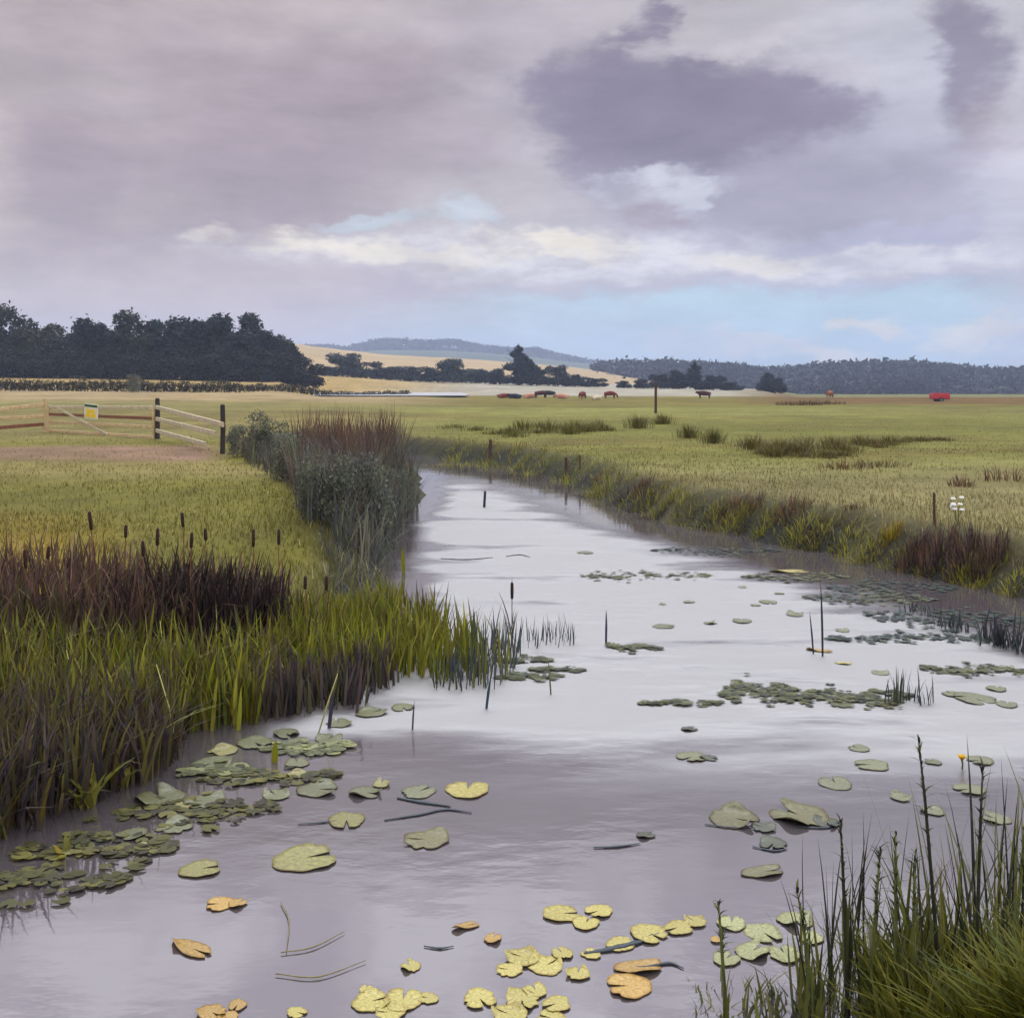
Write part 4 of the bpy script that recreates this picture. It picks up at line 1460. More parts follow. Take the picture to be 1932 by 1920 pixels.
singles = [(1306, 1428, 74, 'mid', 0, None, 'lone grey-green lily pad with a dark curled edge in mid water'), (1338, 1430, 44, 'dark', 1, None, 'dark small pad tucked against the lone grey-green lily pad'),
           (1385, 1545, 118, 'olive', 3, None, 'large olive pad, left one of the raised pair right of centre'), (1508, 1538, 138, 'olive', 3, None, 'largest olive pad, right one of the raised pair'),
           (1440, 1562, 60, 'dark', 1, None, 'small dark pad wedged between the raised olive pair'), (1458, 1592, 72, 'dark', 1, None, 'dark folded pad just below the raised olive pair'),
           (1560, 1552, 70, 'dark', 1, None, 'dark curled pad at the right end of the raised pair'),
           (1576, 1478, 82, 'mid', 0, None, 'grey-green pad below left of its paler neighbour, right of centre'), (1646, 1444, 86, 'mid', 2, None, 'pale grey-green pad above right of its neighbour, right of centre'),
           (1620, 1412, 50, 'mid', 0, None, 'small grey-green pad above the pale pad on the right'),
           (1440, 1646, 110, 'olive', 4, .25, 'narrow olive pad with a dark stalk below the folded one'),
           (1218, 1576, 46, 'dark', 1, None, 'small dark upturned pad right of the thin dark stalk'),
           (803, 1585, 112, 'olive', 1, None, 'olive pad with a dark centre, left of centre'), (882, 1490, 108, 'yellow', 0, None, 'clean yellow pad above the dark floating stems'), (790, 1494, 90, 'mid', 2, None, 'dull grey pad left of the clean yellow one'),
           (575, 1620, 150, 'ygreen', 0, None, 'broad yellow-green pad in the clear water before the left reeds'), (378, 1640, 98, 'ygreen', 0, None, 'round yellow-olive pad alone below the left reeds'),
           (415, 1706, 70, 'orange', 0, None, 'orange pad below the round yellow-olive one'), (448, 1706, 46, 'orange', 1, None, 'small orange pad with a dark edge touching the orange one'),
           (362, 1790, 130, 'orange', 5, -.6, 'long narrow orange-yellow leaf floating askew at the lower left'),
           (654, 1548, 100, 'ygreen', 2, None, 'faint yellow-green pad left of the dark floating stems'),
           (1186, 1862, 108, 'orange', 0, None, 'broad orange pad at the bottom, below the dark floating leaf'), (1206, 1826, 120, 'orange', 4, .1, 'narrow orange leaf just above the broad orange pad'),
           (930, 1772, 46, 'orange', 1, None, 'small bright orange leaf above the yellow raft'), (1352, 1774, 30, 'orange', 0, None, 'tiny orange leaf left of the corner reeds'),
           (1548, 1228, 62, 'orange', 5, -.4, 'yellow floating leaf at the foot of the tall dark reed leaf'), (1592, 1252, 40, 'yellow', 4, -.3, 'tiny yellow leaf right of the yellow one at the dark reed leaf'),
           (1490, 1078, 96, 'yellow', 5, .08, 'thin straw-yellow leaf floating under the right bank'),
           (880, 1748, 70, 'orange', 5, .4, 'thin orange leaf left of the small bright orange one'),
           (1300, 1376, 40, 'dark', 1, None, 'tiny dark pad above the lone grey-green lily pad'), (1105, 1043, 40, 'mid', 0, None, 'tiny grey-green pad far upstream, near the bright water'),
           (1850, 1436, 60, 'mid', 0, None, 'grey-green pad beside the yellow water flower'), (1760, 1438, 44, 'mid', 2, None, 'small grey-green pad left of the yellow water flower')]
for px, py, w, c, v, yaw, lb in singles:
    pad(px, py, w, c, lb, None, v, yaw)
rafts = [('yellow', 'yellow lily pad in the raft at the bottom centre', 'yellow raft at the bottom',
          [(1060, 1724, 110), (1130, 1720, 80), (1105, 1742, 80), (985, 1808, 110), (1030, 1822, 100), (1060, 1800, 70), (960, 1830, 80), (1090, 1838, 70), (905, 1886, 100), (985, 1888, 110), (1050, 1896, 90), (960, 1915, 110), (1010, 1870, 70), (1040, 1922, 90)]),
         ('yellow', 'pale yellow lily pad in the loose row left of the yellow raft', 'pale yellow row at the bottom',
          [(700, 1890, 110), (760, 1888, 120), (808, 1884, 60), (775, 1824, 58), (690, 1868, 40), (560, 1912, 60), (735, 1912, 90)]),
         ('orange', 'orange-yellow leaf at the bottom edge left of centre', 'orange leaves at the bottom edge', [(400, 1912, 90), (448, 1898, 60), (430, 1920, 60)]),
         ('yellow', 'yellow lily pad beside the dark leaf left of the corner reeds', 'yellow pads beside the dark leaf',
          [(1225, 1762, 110), (1280, 1752, 90), (1170, 1782, 90), (1115, 1800, 60), (1310, 1740, 70)]),
         ('pale', 'pale green lily pad in the patch left of the corner reeds', 'pale green patch by the corner reeds',
          [(1380, 1742, 90), (1440, 1760, 120), (1500, 1736, 100), (1420, 1795, 110), (1480, 1800, 100), (1370, 1810, 80), (1530, 1770, 80)]),
         ('grey', 'dull green lily pad in the shade of the left reeds', 'dull green pads along the left reeds',
          [(300, 1505, 140), (400, 1440, 120), (480, 1402, 110), (600, 1490, 120), (690, 1496, 100), (560, 1440, 80), (385, 1512, 120), (540, 1385, 90), (620, 1395, 80), (330, 1560, 110), (470, 1470, 110), (520, 1500, 90), (700, 1345, 90), (640, 1365, 80), (760, 1335, 70), (560, 1400, 70), (250, 1575, 90)]),
         ('ygreen', 'yellow-green lily pad among the duller ones by the left reeds', 'yellow-green pads along the left reeds', [(235, 1468, 78), (420, 1418, 90), (340, 1520, 90), (560, 1462, 70), (720, 1480, 60), (110, 1612, 90), (265, 1600, 60)]),
         ('mid', 'small olive lily pad scattered on the bright water right of midstream', 'scattered pads on the bright water',
          [(1450, 1136, 60), (1400, 1172, 60), (1300, 1136, 34), (1252, 1182, 66), (1425, 1142, 30), (1340, 1176, 40), (1250, 1140, 24), (1470, 1120, 30), (1590, 1190, 40), (1400, 1108, 26), (1500, 1160, 50)]),
         ('mid', 'small olive lily pad scattered near the right edge of the water', 'scattered pads at the right edge', [(1840, 1318, 120), (1880, 1300, 60), (1800, 1310, 70), (1900, 1330, 60), (1660, 1270, 50), (1900, 1260, 40), (1830, 1490, 90), (1700, 1505, 60), (1760, 1530, 70), (1880, 1545, 80)])]
for c, lb, grp, pts in rafts:
    for px, py, w in pts:
        pad(px, py, w, c, lb, grp)
# long rafts of small leaves


def weed(px0, px1, py, thick, n, cols, label):
    """raft of tiny floating leaves"""
    q = P((px0 + px1) / 2, py, 0)
    ppm = F / q[1]
    L_ = (px1 - px0) / ppm
    Dp = thick / (ppm * CZ / math.hypot(CZ, q[1]))
    bl_V, bl_Q, bl_C, o_ = [], [], [], 0
    for i in range(n):
        t = R.uniform(-.5, .5)
        x = t * L_
        y = R.gauss(0, .32) * Dp * (1 - (2 * t) ** 2) ** .5 * .9 + .12 * Dp * math.sin(t * 9 + px0)
        r_ = R.uniform(.014, .04)
        k = 9
        a0 = R.uniform(0, 6.28)
        z = R.uniform(.006, .016)
        tl = R.gauss(0, .07)
        c_ = np.array(alb(R.choice(cols), .65)) * R.uniform(.75, 1.2)
        ring = [(x + r_ * math.cos(a0 + 5.6 * j / (k - 1)) * 1.2, y + r_ * math.sin(a0 + 5.6 * j / (k - 1)), z + tl * r_ * math.cos(5.6 * j / (k - 1))) for j in range(k)]
        bl_V += [(x, y, z)] + ring
        bl_Q += [(o_, o_ + j, o_ + j + 1) for j in range(1, k)]
        bl_C += [tuple(c_)] * (k + 1)
        o_ += k + 1
    me = np_mesh('weed_raft', bl_V, None, bl_Q, np.array(bl_C))
    o = link('weed_raft', me, M_LEAF, None, (q[0], q[1], 0))
    return tag(o, label, 'weed raft')


BANK_REFL = [(72, 88, 82), (62, 76, 76), (86, 98, 80), (56, 66, 64)]  # weed colours that stand in for the dark bank reflection
REED_REFL = [(104, 102, 54), (88, 88, 50), (122, 118, 62), (76, 72, 52)]  # weed colours that carry the dark reflection below the left reeds
OW = [PC['olive'], PC['mid'], PC['grey'], PC['dark']]
for a in [(1095, 1340, 1086, 14, 150, OW, 'long thin raft of olive weed upstream, under the bright water'),
          (1360, 1500, 1306, 36, 170, OW, 'thick olive weed raft in the water right of centre'),
          (1480, 1720, 1316, 30, 220, OW, 'long olive weed raft reaching the blue-grey reed tufts'),
          (1210, 1370, 1328, 8, 60, OW, 'thin dark streak of weed left of the thick olive raft'),
          (1150, 1245, 1222, 14, 70, OW, 'small weed raft at the foot of the midstream reed'),
          (940, 1060, 1278, 14, 70, OW, 'small weed raft below the blue-grey reeds'),
          (1000, 1105, 1264, 9, 60, OW, 'thin weed streak just above the weed raft below the blue-grey reeds'),
          (930, 1040, 1246, 12, 60, OW, 'weed raft lying at the foot of the blue-grey reeds'),
          (500, 660, 1412, 24, 130, [PC['grey'], PC['pale'], PC['mid']], 'pale grey-green weed raft along the purplish reeds'),
          (1400, 1600, 1090, 16, 110, OW, 'olive weed streak in the shade under the right bank'),
          (1520, 1760, 1130, 22, 160, [PC['mid'], PC['dark'], (96, 110, 100)], 'dark weed raft in the shade of the right bank'),
          (340, 480, 1455, 16, 110, [PC['pale'], PC['grey']], 'pale weed raft at the foot of the brightest reeds'),
          (1740, 1930, 1265, 18, 90, OW, 'olive weed raft at the right edge of the water'),
          (1230, 1480, 1040, 14, 170, BANK_REFL, 'dark grey-green weed strip added as the right bank reflection, farthest upstream'),
          (1560, 1800, 1108, 24, 150, BANK_REFL, 'dark grey-green weed strip added as the right bank reflection, below the ochre tuft'),
          (1640, 1930, 1165, 40, 210, BANK_REFL, 'broad dark weed raft added as the right bank reflection, among the blue-grey sedge'),
          (1560, 1900, 1205, 16, 150, BANK_REFL, 'thin dark weed raft added as bank reflection just outside the blue-grey sedge'),
          (230, 520, 1530, 44, 120, REED_REFL, 'murky olive weed raft added as reed reflection among the dull lily pads by the left reeds'),
          (40, 330, 1600, 60, 130, REED_REFL, 'murky olive weed raft added as reed reflection at the far left foot of the reeds'),
          (380, 640, 1468, 28, 90, REED_REFL, 'murky olive weed raft added as reed reflection below the pale one at the left reeds'),
          (-40, 230, 1668, 50, 70, REED_REFL, 'lowest murky olive weed raft added as reed reflection at the left edge of the water')]:
    weed(*a)

# dark floating stems; those along pad edges added as pad shadows
for pts, r_, lb in [([(725, 1548), (790, 1538), (840, 1528), (890, 1534)], .012, 'dark blue-green broken stem floating left of centre'),
                    ([(750, 1506), (795, 1514), (850, 1522)], .018, 'thick dark leaf lying over the broken stem left of centre'),
                    ([(562, 1556), (610, 1552), (655, 1546)], .008, 'thin dark stem floating by itself left of the broken stem'),
                    ([(1102, 1800), (1150, 1792), (1200, 1780), (1215, 1776)], .018, 'thick dark blue leaf floating among the yellow pads'),
                    ([(1170, 1824), (1215, 1826), (1262, 1818), (1290, 1828)], .010, 'dark stem floating over the orange pads'),
                    ([(1220, 1768), (1260, 1760), (1295, 1755)], .009, 'short dark stem floating above the thick dark blue leaf'),
                    ([(832, 1054), (880, 1056), (930, 1052)], .020, 'dark stem floating far upstream, left one of two'),
                    ([(955, 1050), (980, 1047), (1000, 1051)], .018, 'dark stem floating far upstream, right one of two'),
                    ([(1120, 1600), (1165, 1598), (1208, 1592)], .011, 'thin dark stalk floating below centre'),
                    ([(1420, 1598), (1460, 1606), (1485, 1602)], .010, 'dark stalk added as the shadow under the folded pad'),
                    ([(1330, 1556), (1385, 1562), (1430, 1558)], .010, 'dark stalk added as shadow along the front edge of the left raised pad'),
                    ([(1500, 1560), (1560, 1562), (1590, 1545)], .010, 'dark stalk added as shadow along the front edge of the right raised pad'),
                    ([(800, 1786), (830, 1790), (856, 1786)], .008, 'short dark stem floating above the pale yellow row')]:
    q0 = P(*pts[0], 0)
    w_ = [L(P(px, py, 0) + np.array((0, 0, .009)), q0) for px, py in pts]
    rad = [r_ * .5] + [r_] * (len(w_) - 2) + [r_ * .35]
    o = MB().tube(w_, [v * .8 for v in rad], 7, True).build('floating_stem', M_TWIG, None, True, tuple(q0))
    o.scale.z = .5
    tag(o, lb, 'stem')
M_YSTEM = solid('yellow_stem', alb((140, 130, 78), .62), .6, .25, 20)
for pts, lb in [([(530, 1705), (545, 1740), (540, 1800)], 'yellow-green stalk floating upright in the lower left water'),
                ([(530, 1800), (590, 1790), (650, 1760)], 'yellow-green stalk curving up to the right in the lower left water'),
                ([(520, 1840), (600, 1846), (690, 1815)], 'lowest yellow-green stalk curving in the lower left water')]:
    q0 = P(*pts[0], 0)
    w_ = [L(P(px, py, 0) + np.array((0, 0, .008)), q0) for px, py in pts]
    tag(MB().tube(w_, [.002, .0028, .0012], 6, True).build('lily_stalk', M_YSTEM, None, True, tuple(q0)), lb, 'stalk')
# yellow water flower
q = P(1815, 1450, 0)
fo = empty('water_flower', q)
tag(fo, 'yellow water lily flower standing above the water on the right', 'flower')
MB().tube([(0, 0, -.03), (.004, 0, .03), (0, 0, .05)], [.005, .005, .006], 6).build('stem', M_GREENSTEM, fo, True)
B = Blades()
n = 9
B.add(np.tile([[0, 0, .045]], (n, 1)), np.full(n, .042), np.full(n, .034), np.arange(n) * 6.283 / n, N.uniform(.5, .9, n), palette_pick([(226, 182, 40), (236, 196, 60)], n, .8, .05), K=5, prof='leaf')
link('petals', B.mesh('petals'), M_LEAF, fo)

# ---------------------------------------------------------------- corner reeds, lower right
CG = [(122, 124, 54), (106, 110, 46), (138, 136, 66), (92, 98, 50), (124, 128, 86)]
CD = [(56, 60, 46), (48, 54, 48), (70, 72, 46)]
M_DARKSTEM = solid('dark_green_stem', alb((58, 62, 46)), .6, .25, 20)
stalks = [(1600, 1960, 1545, -.02, 'slim dark stalk leaning left at the left edge of the corner reeds'), (1690, 1960, 1570, .0, 'olive leaf blades in the left half of the corner reeds'), (1775, 1960, 1385, -.06, 'tallest dark stalk of the corner reeds, reaching into the bright water'),
          (1840, 1960, 1440, .02, 'dark stalk with a curled tip right of the tallest stalk'), (1905, 1960, 1450, .06, 'tall stalk at the right edge of the picture'), (1640, 1960, 1600, .03, 'short olive stalk in the middle of the corner reeds'),
          (1540, 1965, 1680, -.05, 'low stalk leaning left over the pale green pads'), (1370, 1950, 1705, -.02, 'single thin stalk left of the pale green patch'), (1720, 1980, 1600, .01, 'broad olive stalk below the tallest stalk')]
for px, base, top, ln, lb in stalks:
    q = P(px, base, -.02)
    zz = zg(q[0], q[1])
    q[2] = max(zz - .02, -.06)
    H = htop(q, top)
    o = empty('reed_plant', q)
    tag(o, lb, 'reed')
    MB().tube([(0, 0, 0), (ln * .3, 0, H * .4), (ln * .9, 0, H * .8), (ln * 1.3, 0, H)], [.009, .007, .005, .002], 7).build('stem', M_DARKSTEM if 'dark' in lb else M_GREENSTEM, o, True)
    n = 7
    B = Blades()
    zb_ = np.zeros((n, 3))
    zb_[:, 2] = N.uniform(0, .25, n) * H
    zb_[:, 0] = ln * .2 * zb_[:, 2] / H
    B.add(zb_, H * N.uniform(.3, .62, n), N.uniform(.009, .018, n), N.uniform(0, 6.28, n), N.uniform(.05, .45, n), palette_pick(CG + CD[:1], n), K=6, lean=N.normal(0, .05, (n, 2)))
    link('leaves', B.mesh('leaves'), M_LEAF, o)
    # loose flower head: short spikelets up the top third
    B = Blades()
    n = 46
    t_ = N.uniform(.62, 1.0, n)
    B.add(np.stack([ln * 1.3 * t_ ** 1.5, N.normal(0, .004, n), H * t_], 1), N.uniform(.02, .05, n), N.uniform(.005, .010, n), N.uniform(0, 6.28, n), N.uniform(.3, 1.2, n), palette_pick(CD + CG[:1], n), K=3)
    link('flower_head', B.mesh('flower_head'), M_LEAF, o)
B = Blades()


def corner(n, x0, x1, y0, y1, hr, wr, pal, bend):
    pts = np.stack([N.uniform(x0, x1, n), N.uniform(y0, y1, n)], 1)
    b_ = stand_points(pts)
    B.add(b_, N.uniform(*hr, n), N.uniform(*wr, n), N.uniform(0, 6.28, n), N.uniform(*bend, n), palette_pick(pal, n), K=6, lean=N.normal(0, .08, (n, 2)))


corner(70, 1480, 1700, 1880, 1990, (.2, .5), (.007, .016), CG, (.03, .5))
corner(90, 1690, 2020, 1830, 1990, (.3, .62), (.008, .018), CG, (.05, .45))
corner(60, 1700, 2000, 1800, 1960, (.45, .85), (.006, .014), CG + CD, (.02, .3))
corner(40, 1820, 2000, 1850, 1980, (.6, 1.0), (.006, .013), CG + CD, (.02, .3))
corner(130, 1380, 1600, 1890, 1980, (.06, .24), (.007, .015), CG, (.1, .6))
corner(60, 1310, 1370, 1890, 1960, (.05, .15), (.007, .014), CG, (.2, .8))
corner(3600, 1680, 2060, 1905, 2090, (.2, .46), (.008, .018), [(116, 116, 24), (102, 106, 24), (130, 126, 34), (86, 92, 28)], (.1, .8))
corner(900, 1640, 2040, 1880, 2000, (.16, .42), (.007, .016), [(104, 104, 36), (92, 92, 34), (118, 114, 48), (74, 78, 36)], (.1, .7))
corner(130, 1520, 2000, 1850, 1990, (.3, .75), (.004, .009), CD, (.02, .35))
tag(link('corner_reeds', B.mesh('corner_reeds'), M_LEAF), 'thick olive green reeds and grass filling the lower right corner', 'reeds', kind='stuff')

# flooded strip: separate pale water beyond the scrub
tag(link('flood_water', fw, M_WATER), kind='structure')

# ---------------------------------------------------------------- sky
EXPO = 0.0
world = bpy.data.worlds.new('World')
scene.world = world
world.use_nodes = True
nt = world.node_tree
nt.nodes.clear()
SUN_EL, SUN_AZ = math.radians(42), math.radians(145)      # azimuth from +Y towards +X: behind the right shoulder
sky = nd(nt, 'ShaderNodeTexSky', sky_type='NISHITA', sun_disc=False, sun_elevation=SUN_EL, sun_rotation=SUN_AZ, air_density=1.2, dust_density=2.0, ozone_density=2.0)
tc = nt.nodes.new('ShaderNodeTexCoord')
sep = nt.nodes.new('ShaderNodeSeparateXYZ')
nt.links.new(tc.outputs['Generated'], sep.inputs[0])


def mth(op, a, b=None, c=None, clamp=False):
    n = nt.nodes.new('ShaderNodeMath')
    n.operation = op
    n.use_clamp = clamp
    for i, v in enumerate((a, b, c)):
        if v is None:
            continue
        if hasattr(v, 'links'):
            nt.links.new(v, n.inputs[i])
        else:
            n.inputs[i].default_value = v
    return n.outputs[0]


az = mth('ARCTAN2', sep.outputs[0], sep.outputs[1])
el = mth('ARCSINE', sep.outputs[2])
cmb = nt.nodes.new('ShaderNodeCombineXYZ')
nt.links.new(az, cmb.inputs[0])
nt.links.new(el, cmb.inputs[1])
# ragged cloud edges: offset the direction by noise
mpz = nd(nt, 'ShaderNodeMapping', Scale=(1, 2.0, 1))
nt.links.new(cmb.outputs[0], mpz.inputs['Vector'])


def warp(src, scale, amt, detail):
    n = nd(nt, 'ShaderNodeTexNoise', Scale=scale, Detail=detail, Roughness=.6)
    nt.links.new(mpz.outputs[0], n.inputs['Vector'])
    s = nd(nt, 'ShaderNodeVectorMath', operation='SUBTRACT')
    nt.links.new(n.outputs['Color'], s.inputs[0])
    s.inputs[1].default_value = (.5, .5, .5)
    k = nd(nt, 'ShaderNodeVectorMath', operation='MULTIPLY')
    nt.links.new(s.outputs[0], k.inputs[0])
    k.inputs[1].default_value = (amt, amt * .6, 0)
    ad = nd(nt, 'ShaderNodeVectorMath', operation='ADD')
    nt.links.new(src, ad.inputs[0])
    nt.links.new(k.outputs[0], ad.inputs[1])
    return ad.outputs[0]


pw_ = warp(warp(warp(cmb.outputs[0], 7, .12, 4), 24, .05, 6), 75, .018, 5)


bn_ = nd(nt, 'ShaderNodeTexNoise', Scale=16, Detail=7, Roughness=.6)
mpb = nd(nt, 'ShaderNodeMapping', Scale=(1, 2.6, 1))
nt.links.new(cmb.outputs[0], mpb.inputs['Vector'])
nt.links.new(mpb.outputs[0], bn_.inputs['Vector'])
br_ = nd(nt, 'ShaderNodeMapRange', interpolation_type='SMOOTHSTEP')
br_.inputs['From Min'].default_value = .36
br_.inputs['From Max'].default_value = .60
br_.inputs['To Min'].default_value = .3
br_.inputs['To Max'].default_value = 1.1
nt.links.new(bn_.outputs['Fac'], br_.inputs['Value'])
brk = br_.outputs[0]


def ang(px, py):
    s = (px - CX) / F
    return math.atan(s), math.atan((HZ - py) / F * math.cos(math.atan(s)))


def blob(cur, px, py, rx, ry, rgb, strength=1.0, soft=.55):
    a0, e0 = ang(px, py)
    sb = nd(nt, 'ShaderNodeVectorMath', operation='SUBTRACT')
    nt.links.new(pw_, sb.inputs[0])
    sb.inputs[1].default_value = (a0, e0, 0)
    dv_ = nd(nt, 'ShaderNodeVectorMath', operation='MULTIPLY')
    nt.links.new(sb.outputs[0], dv_.inputs[0])
    dv_.inputs[1].default_value = (F / rx, F / ry, 0)
    ln = nd(nt, 'ShaderNodeVectorMath', operation='LENGTH')
    nt.links.new(dv_.outputs[0], ln.inputs[0])
    mr = nd(nt, 'ShaderNodeMapRange', interpolation_type='SMOOTHSTEP')
    mr.inputs['From Min'].default_value = 1 + soft
    mr.inputs['From Max'].default_value = 1 - soft
    mr.inputs['To Max'].default_value = strength
    nt.links.new(ln.outputs['Value'], mr.inputs['Value'])
    fac = mr.outputs[0]
    if 24 < ry < 60 or 12 < ry < 19:
        fac = mth('MULTIPLY', fac, brk, clamp=True)
    return mixcol(nt, fac, cur, tuple(v * 10 for v in lin(rgb)))


def c10(rgb):
    return tuple(v * 10 for v in lin(rgb))


skyk = mixcol(nt, 1.0, sky.outputs[0], (1.0, 1.0, 1.0), 'MULTIPLY')
# broad veil of cloud, warm mauve on the left, cooler on the right
lr = nd(nt, 'ShaderNodeMapRange', interpolation_type='SMOOTHSTEP')
lr.inputs['From Min'].default_value = -.45
lr.inputs['From Max'].default_value = .45
nt.links.new(az, lr.inputs['Value'])
base = mixcol(nt, lr.outputs[0], c10((190, 174, 171)), c10((192, 187, 193)))
cur = mixcol(nt, .93, skyk, base)
MV, DK_, LT, CR, BL, WB = (163, 147, 155), (131, 121, 140), (204, 204, 214), (240, 231, 214), (184, 212, 224), (222, 219, 223)
for args in [
        (1700, 420, 420, 170, (176, 172, 190), .8, .7), (250, 90, 330, 130, (172, 160, 164), .7, .8),
        (960, 120, 170, 140, (180, 170, 180), .7, .7),
        (500, 310, 230, 120, MV, .9, .45), (140, 320, 110, 90, MV, .9, .45), (660, 150, 200, 70, MV, .85, .5), (300, 480, 240, 62, MV, .8, .5), (820, 260, 130, 64, MV, .6, .5), (380, 130, 120, 64, MV, .5, .5),
        (1470, 340, 330, 110, (164, 157, 174), .85, .5),
        (1680, 140, 150, 130, (190, 190, 202), .8, .6),
        (1290, 205, 270, 92, DK_, .95, .36), (1110, 185, 100, 88, DK_, .85, .45), (1150, 95, 46, 40, DK_, .8, .3), (1330, 130, 70, 46, DK_, .8, .3), (1225, 45, 56, 36, DK_, .85, .35), (1490, 195, 100, 70, DK_, .8, .5), (1160, 300, 90, 60, DK_, .7, .4),
        (1400, 78, 120, 11, (202, 194, 200), .6, .7), (1560, 120, 60, 24, (204, 198, 206), .6, .7),
        (1825, 95, 62, 118, DK_, .85, .45), (1880, 230, 60, 60, MV, .6, .6),
        (1240, 345, 125, 45, LT, .95, .25), (1330, 350, 30, 50, (206, 208, 218), .8, .4), (1240, 400, 80, 26, MV, .6, .5),
        (800, 600, 900, 60, (192, 186, 196), .7, .8), (1000, 485, 560, 44, WB, .95, .6), (1750, 500, 300, 30, WB, .9, .5), (1650, 450, 160, 22, (178, 176, 200), .7, .5),
        (730, 416, 120, 14, (196, 208, 216), .8, .5), (872, 412, 52, 26, (200, 210, 218), .75, .5),
        (560, 452, 74, 26, CR, .9, .5), (680, 478, 90, 22, CR, .85, .5), (850, 482, 70, 20, CR, .7, .5), (1045, 462, 130, 26, CR, .95, .45), (1420, 495, 120, 20, CR, .6, .5), (410, 445, 34, 16, CR, .5, .5),
        (700, 540, 120, 34, (178, 166, 180), .7, .5), (1260, 545, 300, 18, (184, 176, 190), .7, .5), (1700, 545, 180, 18, (184, 178, 204), .75, .5),
        (1450, 610, 640, 61, BL, 1.0, .45), (900, 615, 280, 26, (196, 206, 216), .7, .7), (1400, 668, 560, 61, (186, 212, 224), .8, .7),
        (1625, 610, 60, 12, CR, .8, .6), (1850, 622, 86, 23, CR, .85, .5), (1430, 652, 76, 21, (226, 222, 216), .85, .5), (1560, 668, 64, 12, CR, .8, .6), (1290, 645, 84, 22, (214, 214, 216), .7, .6),
        (320, 570, 420, 70, (194, 178, 178), .75, .8), (1930, 380, 60, 240, (206, 204, 214), .7, .8)]:
    cur = blob(cur, *args)
# wisps
nz = nd(nt, 'ShaderNodeTexNoise', Scale=9, Detail=8, Roughness=.62)
mp2 = nd(nt, 'ShaderNodeMapping', Scale=(1, 3.2, 1))
nt.links.new(cmb.outputs[0], mp2.inputs['Vector'])
nt.links.new(mp2.outputs[0], nz.inputs['Vector'])
wis = nd(nt, 'ShaderNodeMapRange')
wis.inputs['From Min'].default_value = .25
wis.inputs['From Max'].default_value = .75
wis.inputs['To Min'].default_value = .88
wis.inputs['To Max'].default_value = 1.27
nt.links.new(nz.outputs['Fac'], wis.inputs['Value'])
cur = mixcol(nt, 1.0, cur, wis.outputs[0], 'MULTIPLY')
nzb = nd(nt, 'ShaderNodeTexNoise', Scale=4.2, Detail=5, Roughness=.55)
nt.links.new(mpz.outputs[0], nzb.inputs['Vector'])
wb_ = nd(nt, 'ShaderNodeMapRange')
wb_.inputs['From Min'].default_value = .3
wb_.inputs['From Max'].default_value = .7
wb_.inputs['To Min'].default_value = .88
wb_.inputs['To Max'].default_value = 1.12
nt.links.new(nzb.outputs['Fac'], wb_.inputs['Value'])
cur = mixcol(nt, 1.0, cur, wb_.outputs[0], 'MULTIPLY')
# thinner, brighter cloud overhead, outside the frame
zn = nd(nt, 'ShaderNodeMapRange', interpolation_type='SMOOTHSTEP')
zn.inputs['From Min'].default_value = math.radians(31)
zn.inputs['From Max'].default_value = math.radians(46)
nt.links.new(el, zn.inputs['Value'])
z0_ = nd(nt, 'ShaderNodeMapRange', interpolation_type='SMOOTHSTEP')
z0_.inputs['From Min'].default_value = math.radians(20.5)
z0_.inputs['From Max'].default_value = math.radians(27)
nt.links.new(el, z0_.inputs['Value'])
nzz = nd(nt, 'ShaderNodeTexNoise', Scale=7, Detail=6, Roughness=.55)
nt.links.new(mpz.outputs[0], nzz.inputs['Vector'])
zr_ = nd(nt, 'ShaderNodeMapRange', interpolation_type='SMOOTHSTEP')
zr_.inputs['From Min'].default_value = .40
zr_.inputs['From Max'].default_value = .60
nt.links.new(nzz.outputs['Fac'], zr_.inputs['Value'])
cur = mixcol(nt, z0_.outputs[0], cur, mixcol(nt, zr_.outputs[0], (9.6, 9.0, 10.4), (14.6, 14.0, 15.4)))
cur = mixcol(nt, zn.outputs[0], cur, (14.0, 13.8, 14.0))
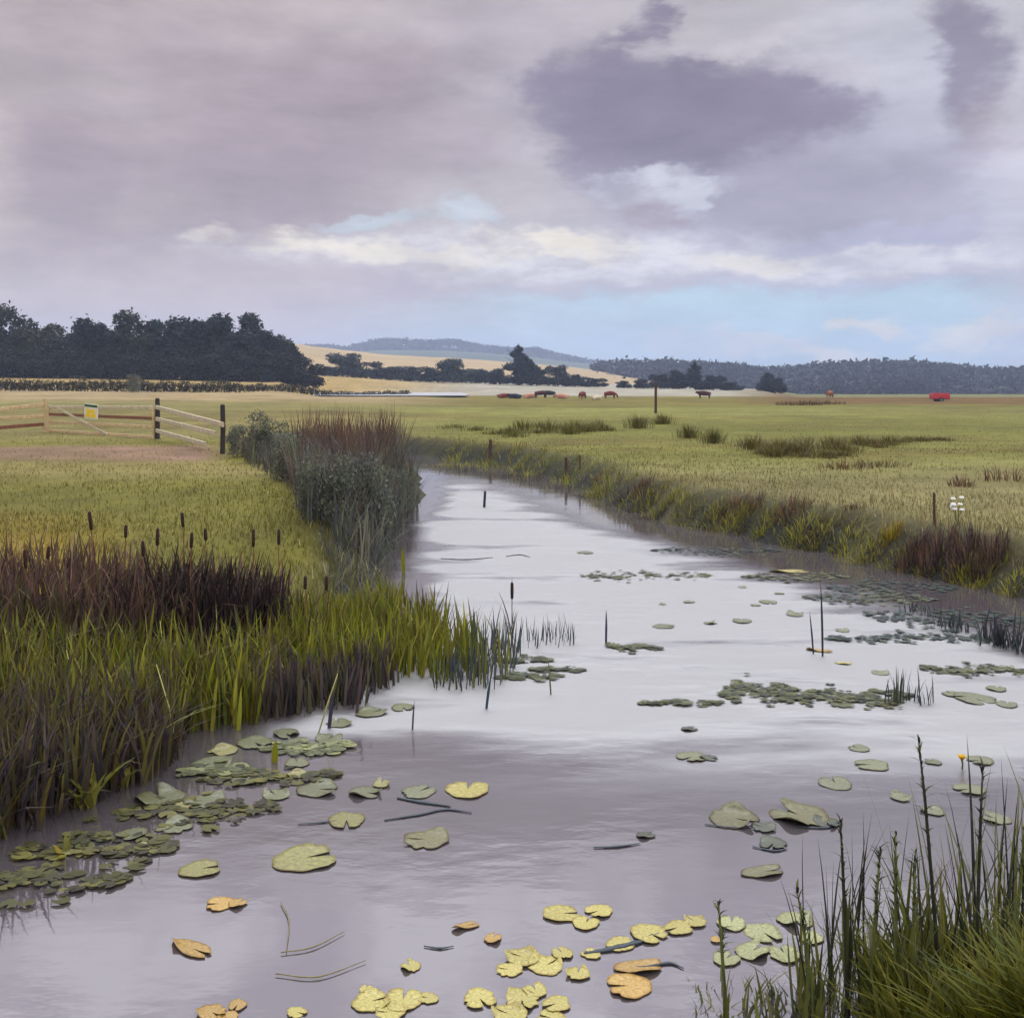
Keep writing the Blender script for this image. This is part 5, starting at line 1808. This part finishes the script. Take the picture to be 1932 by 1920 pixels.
# added bright forward sky above the frame, whitens the ruffled water
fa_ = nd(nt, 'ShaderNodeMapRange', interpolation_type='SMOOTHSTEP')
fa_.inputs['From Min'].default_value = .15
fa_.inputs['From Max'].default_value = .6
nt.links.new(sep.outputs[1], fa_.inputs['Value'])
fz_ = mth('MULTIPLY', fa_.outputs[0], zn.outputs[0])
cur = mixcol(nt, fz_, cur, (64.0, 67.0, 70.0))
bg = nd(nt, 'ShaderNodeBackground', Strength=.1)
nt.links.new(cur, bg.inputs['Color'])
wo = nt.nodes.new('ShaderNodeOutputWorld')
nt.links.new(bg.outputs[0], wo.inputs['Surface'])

sun = bpy.data.lights.new('Sun', 'SUN')
sun.energy = 0.8
sun.angle = math.radians(12)
sun.color = (1, .94, .85)
so = bpy.data.objects.new('sun', sun)
COL.objects.link(so)
dirv = Vector((math.sin(SUN_AZ) * math.cos(SUN_EL), math.cos(SUN_AZ) * math.cos(SUN_EL), math.sin(SUN_EL)))
so.rotation_euler = dirv.to_track_quat('Z', 'Y').to_euler()

# ---------------------------------------------------------------- air
HAZE = True
if HAZE:
    mb = MB()
    x0, x1, y0, y1, z0, z1 = -3200, 3200, -60, 3100, -6, 130
    me = bpy.data.meshes.new('haze')
    me.from_pydata([(x0, y0, z0), (x1, y0, z0), (x1, y1, z0), (x0, y1, z0), (x0, y0, z1), (x1, y0, z1), (x1, y1, z1), (x0, y1, z1)], [],
                   [(3, 2, 1, 0), (4, 5, 6, 7), (0, 1, 5, 4), (1, 2, 6, 5), (2, 3, 7, 6), (3, 0, 4, 7)])
    m, nt, b, out = new_mat('haze')
    nt.nodes.remove(b)
    v = nd(nt, 'ShaderNodeVolumePrincipled')
    v.inputs['Density'].default_value = .00038
    v.inputs['Color'].default_value = (.55, .66, .95, 1)
    v.inputs['Anisotropy'].default_value = .0
    nt.links.new(v.outputs[0], out.inputs['Volume'])
    tag(link('haze', me, m), kind='stuff')

# ---------------------------------------------------------------- camera and output
cam = bpy.data.cameras.new('Camera')
co = bpy.data.objects.new('Camera', cam)
COL.objects.link(co)
cam.sensor_width = 36
cam.lens = 36 * F / 1932
cam.shift_y = -(960 - HZ) / 1932
cam.clip_start = .05
cam.clip_end = 8000
co.location = (0, 0, CZ)
co.rotation_euler = (math.radians(90), 0, 0)
scene.camera = co
scene.view_settings.view_transform = 'Standard'
scene.view_settings.look = 'None'
scene.view_settings.exposure = EXPO
scene.view_settings.gamma = 1
scene.cycles.max_bounces = 6
scene.cycles.volume_bounces = 1
scene.cycles.use_denoising = True
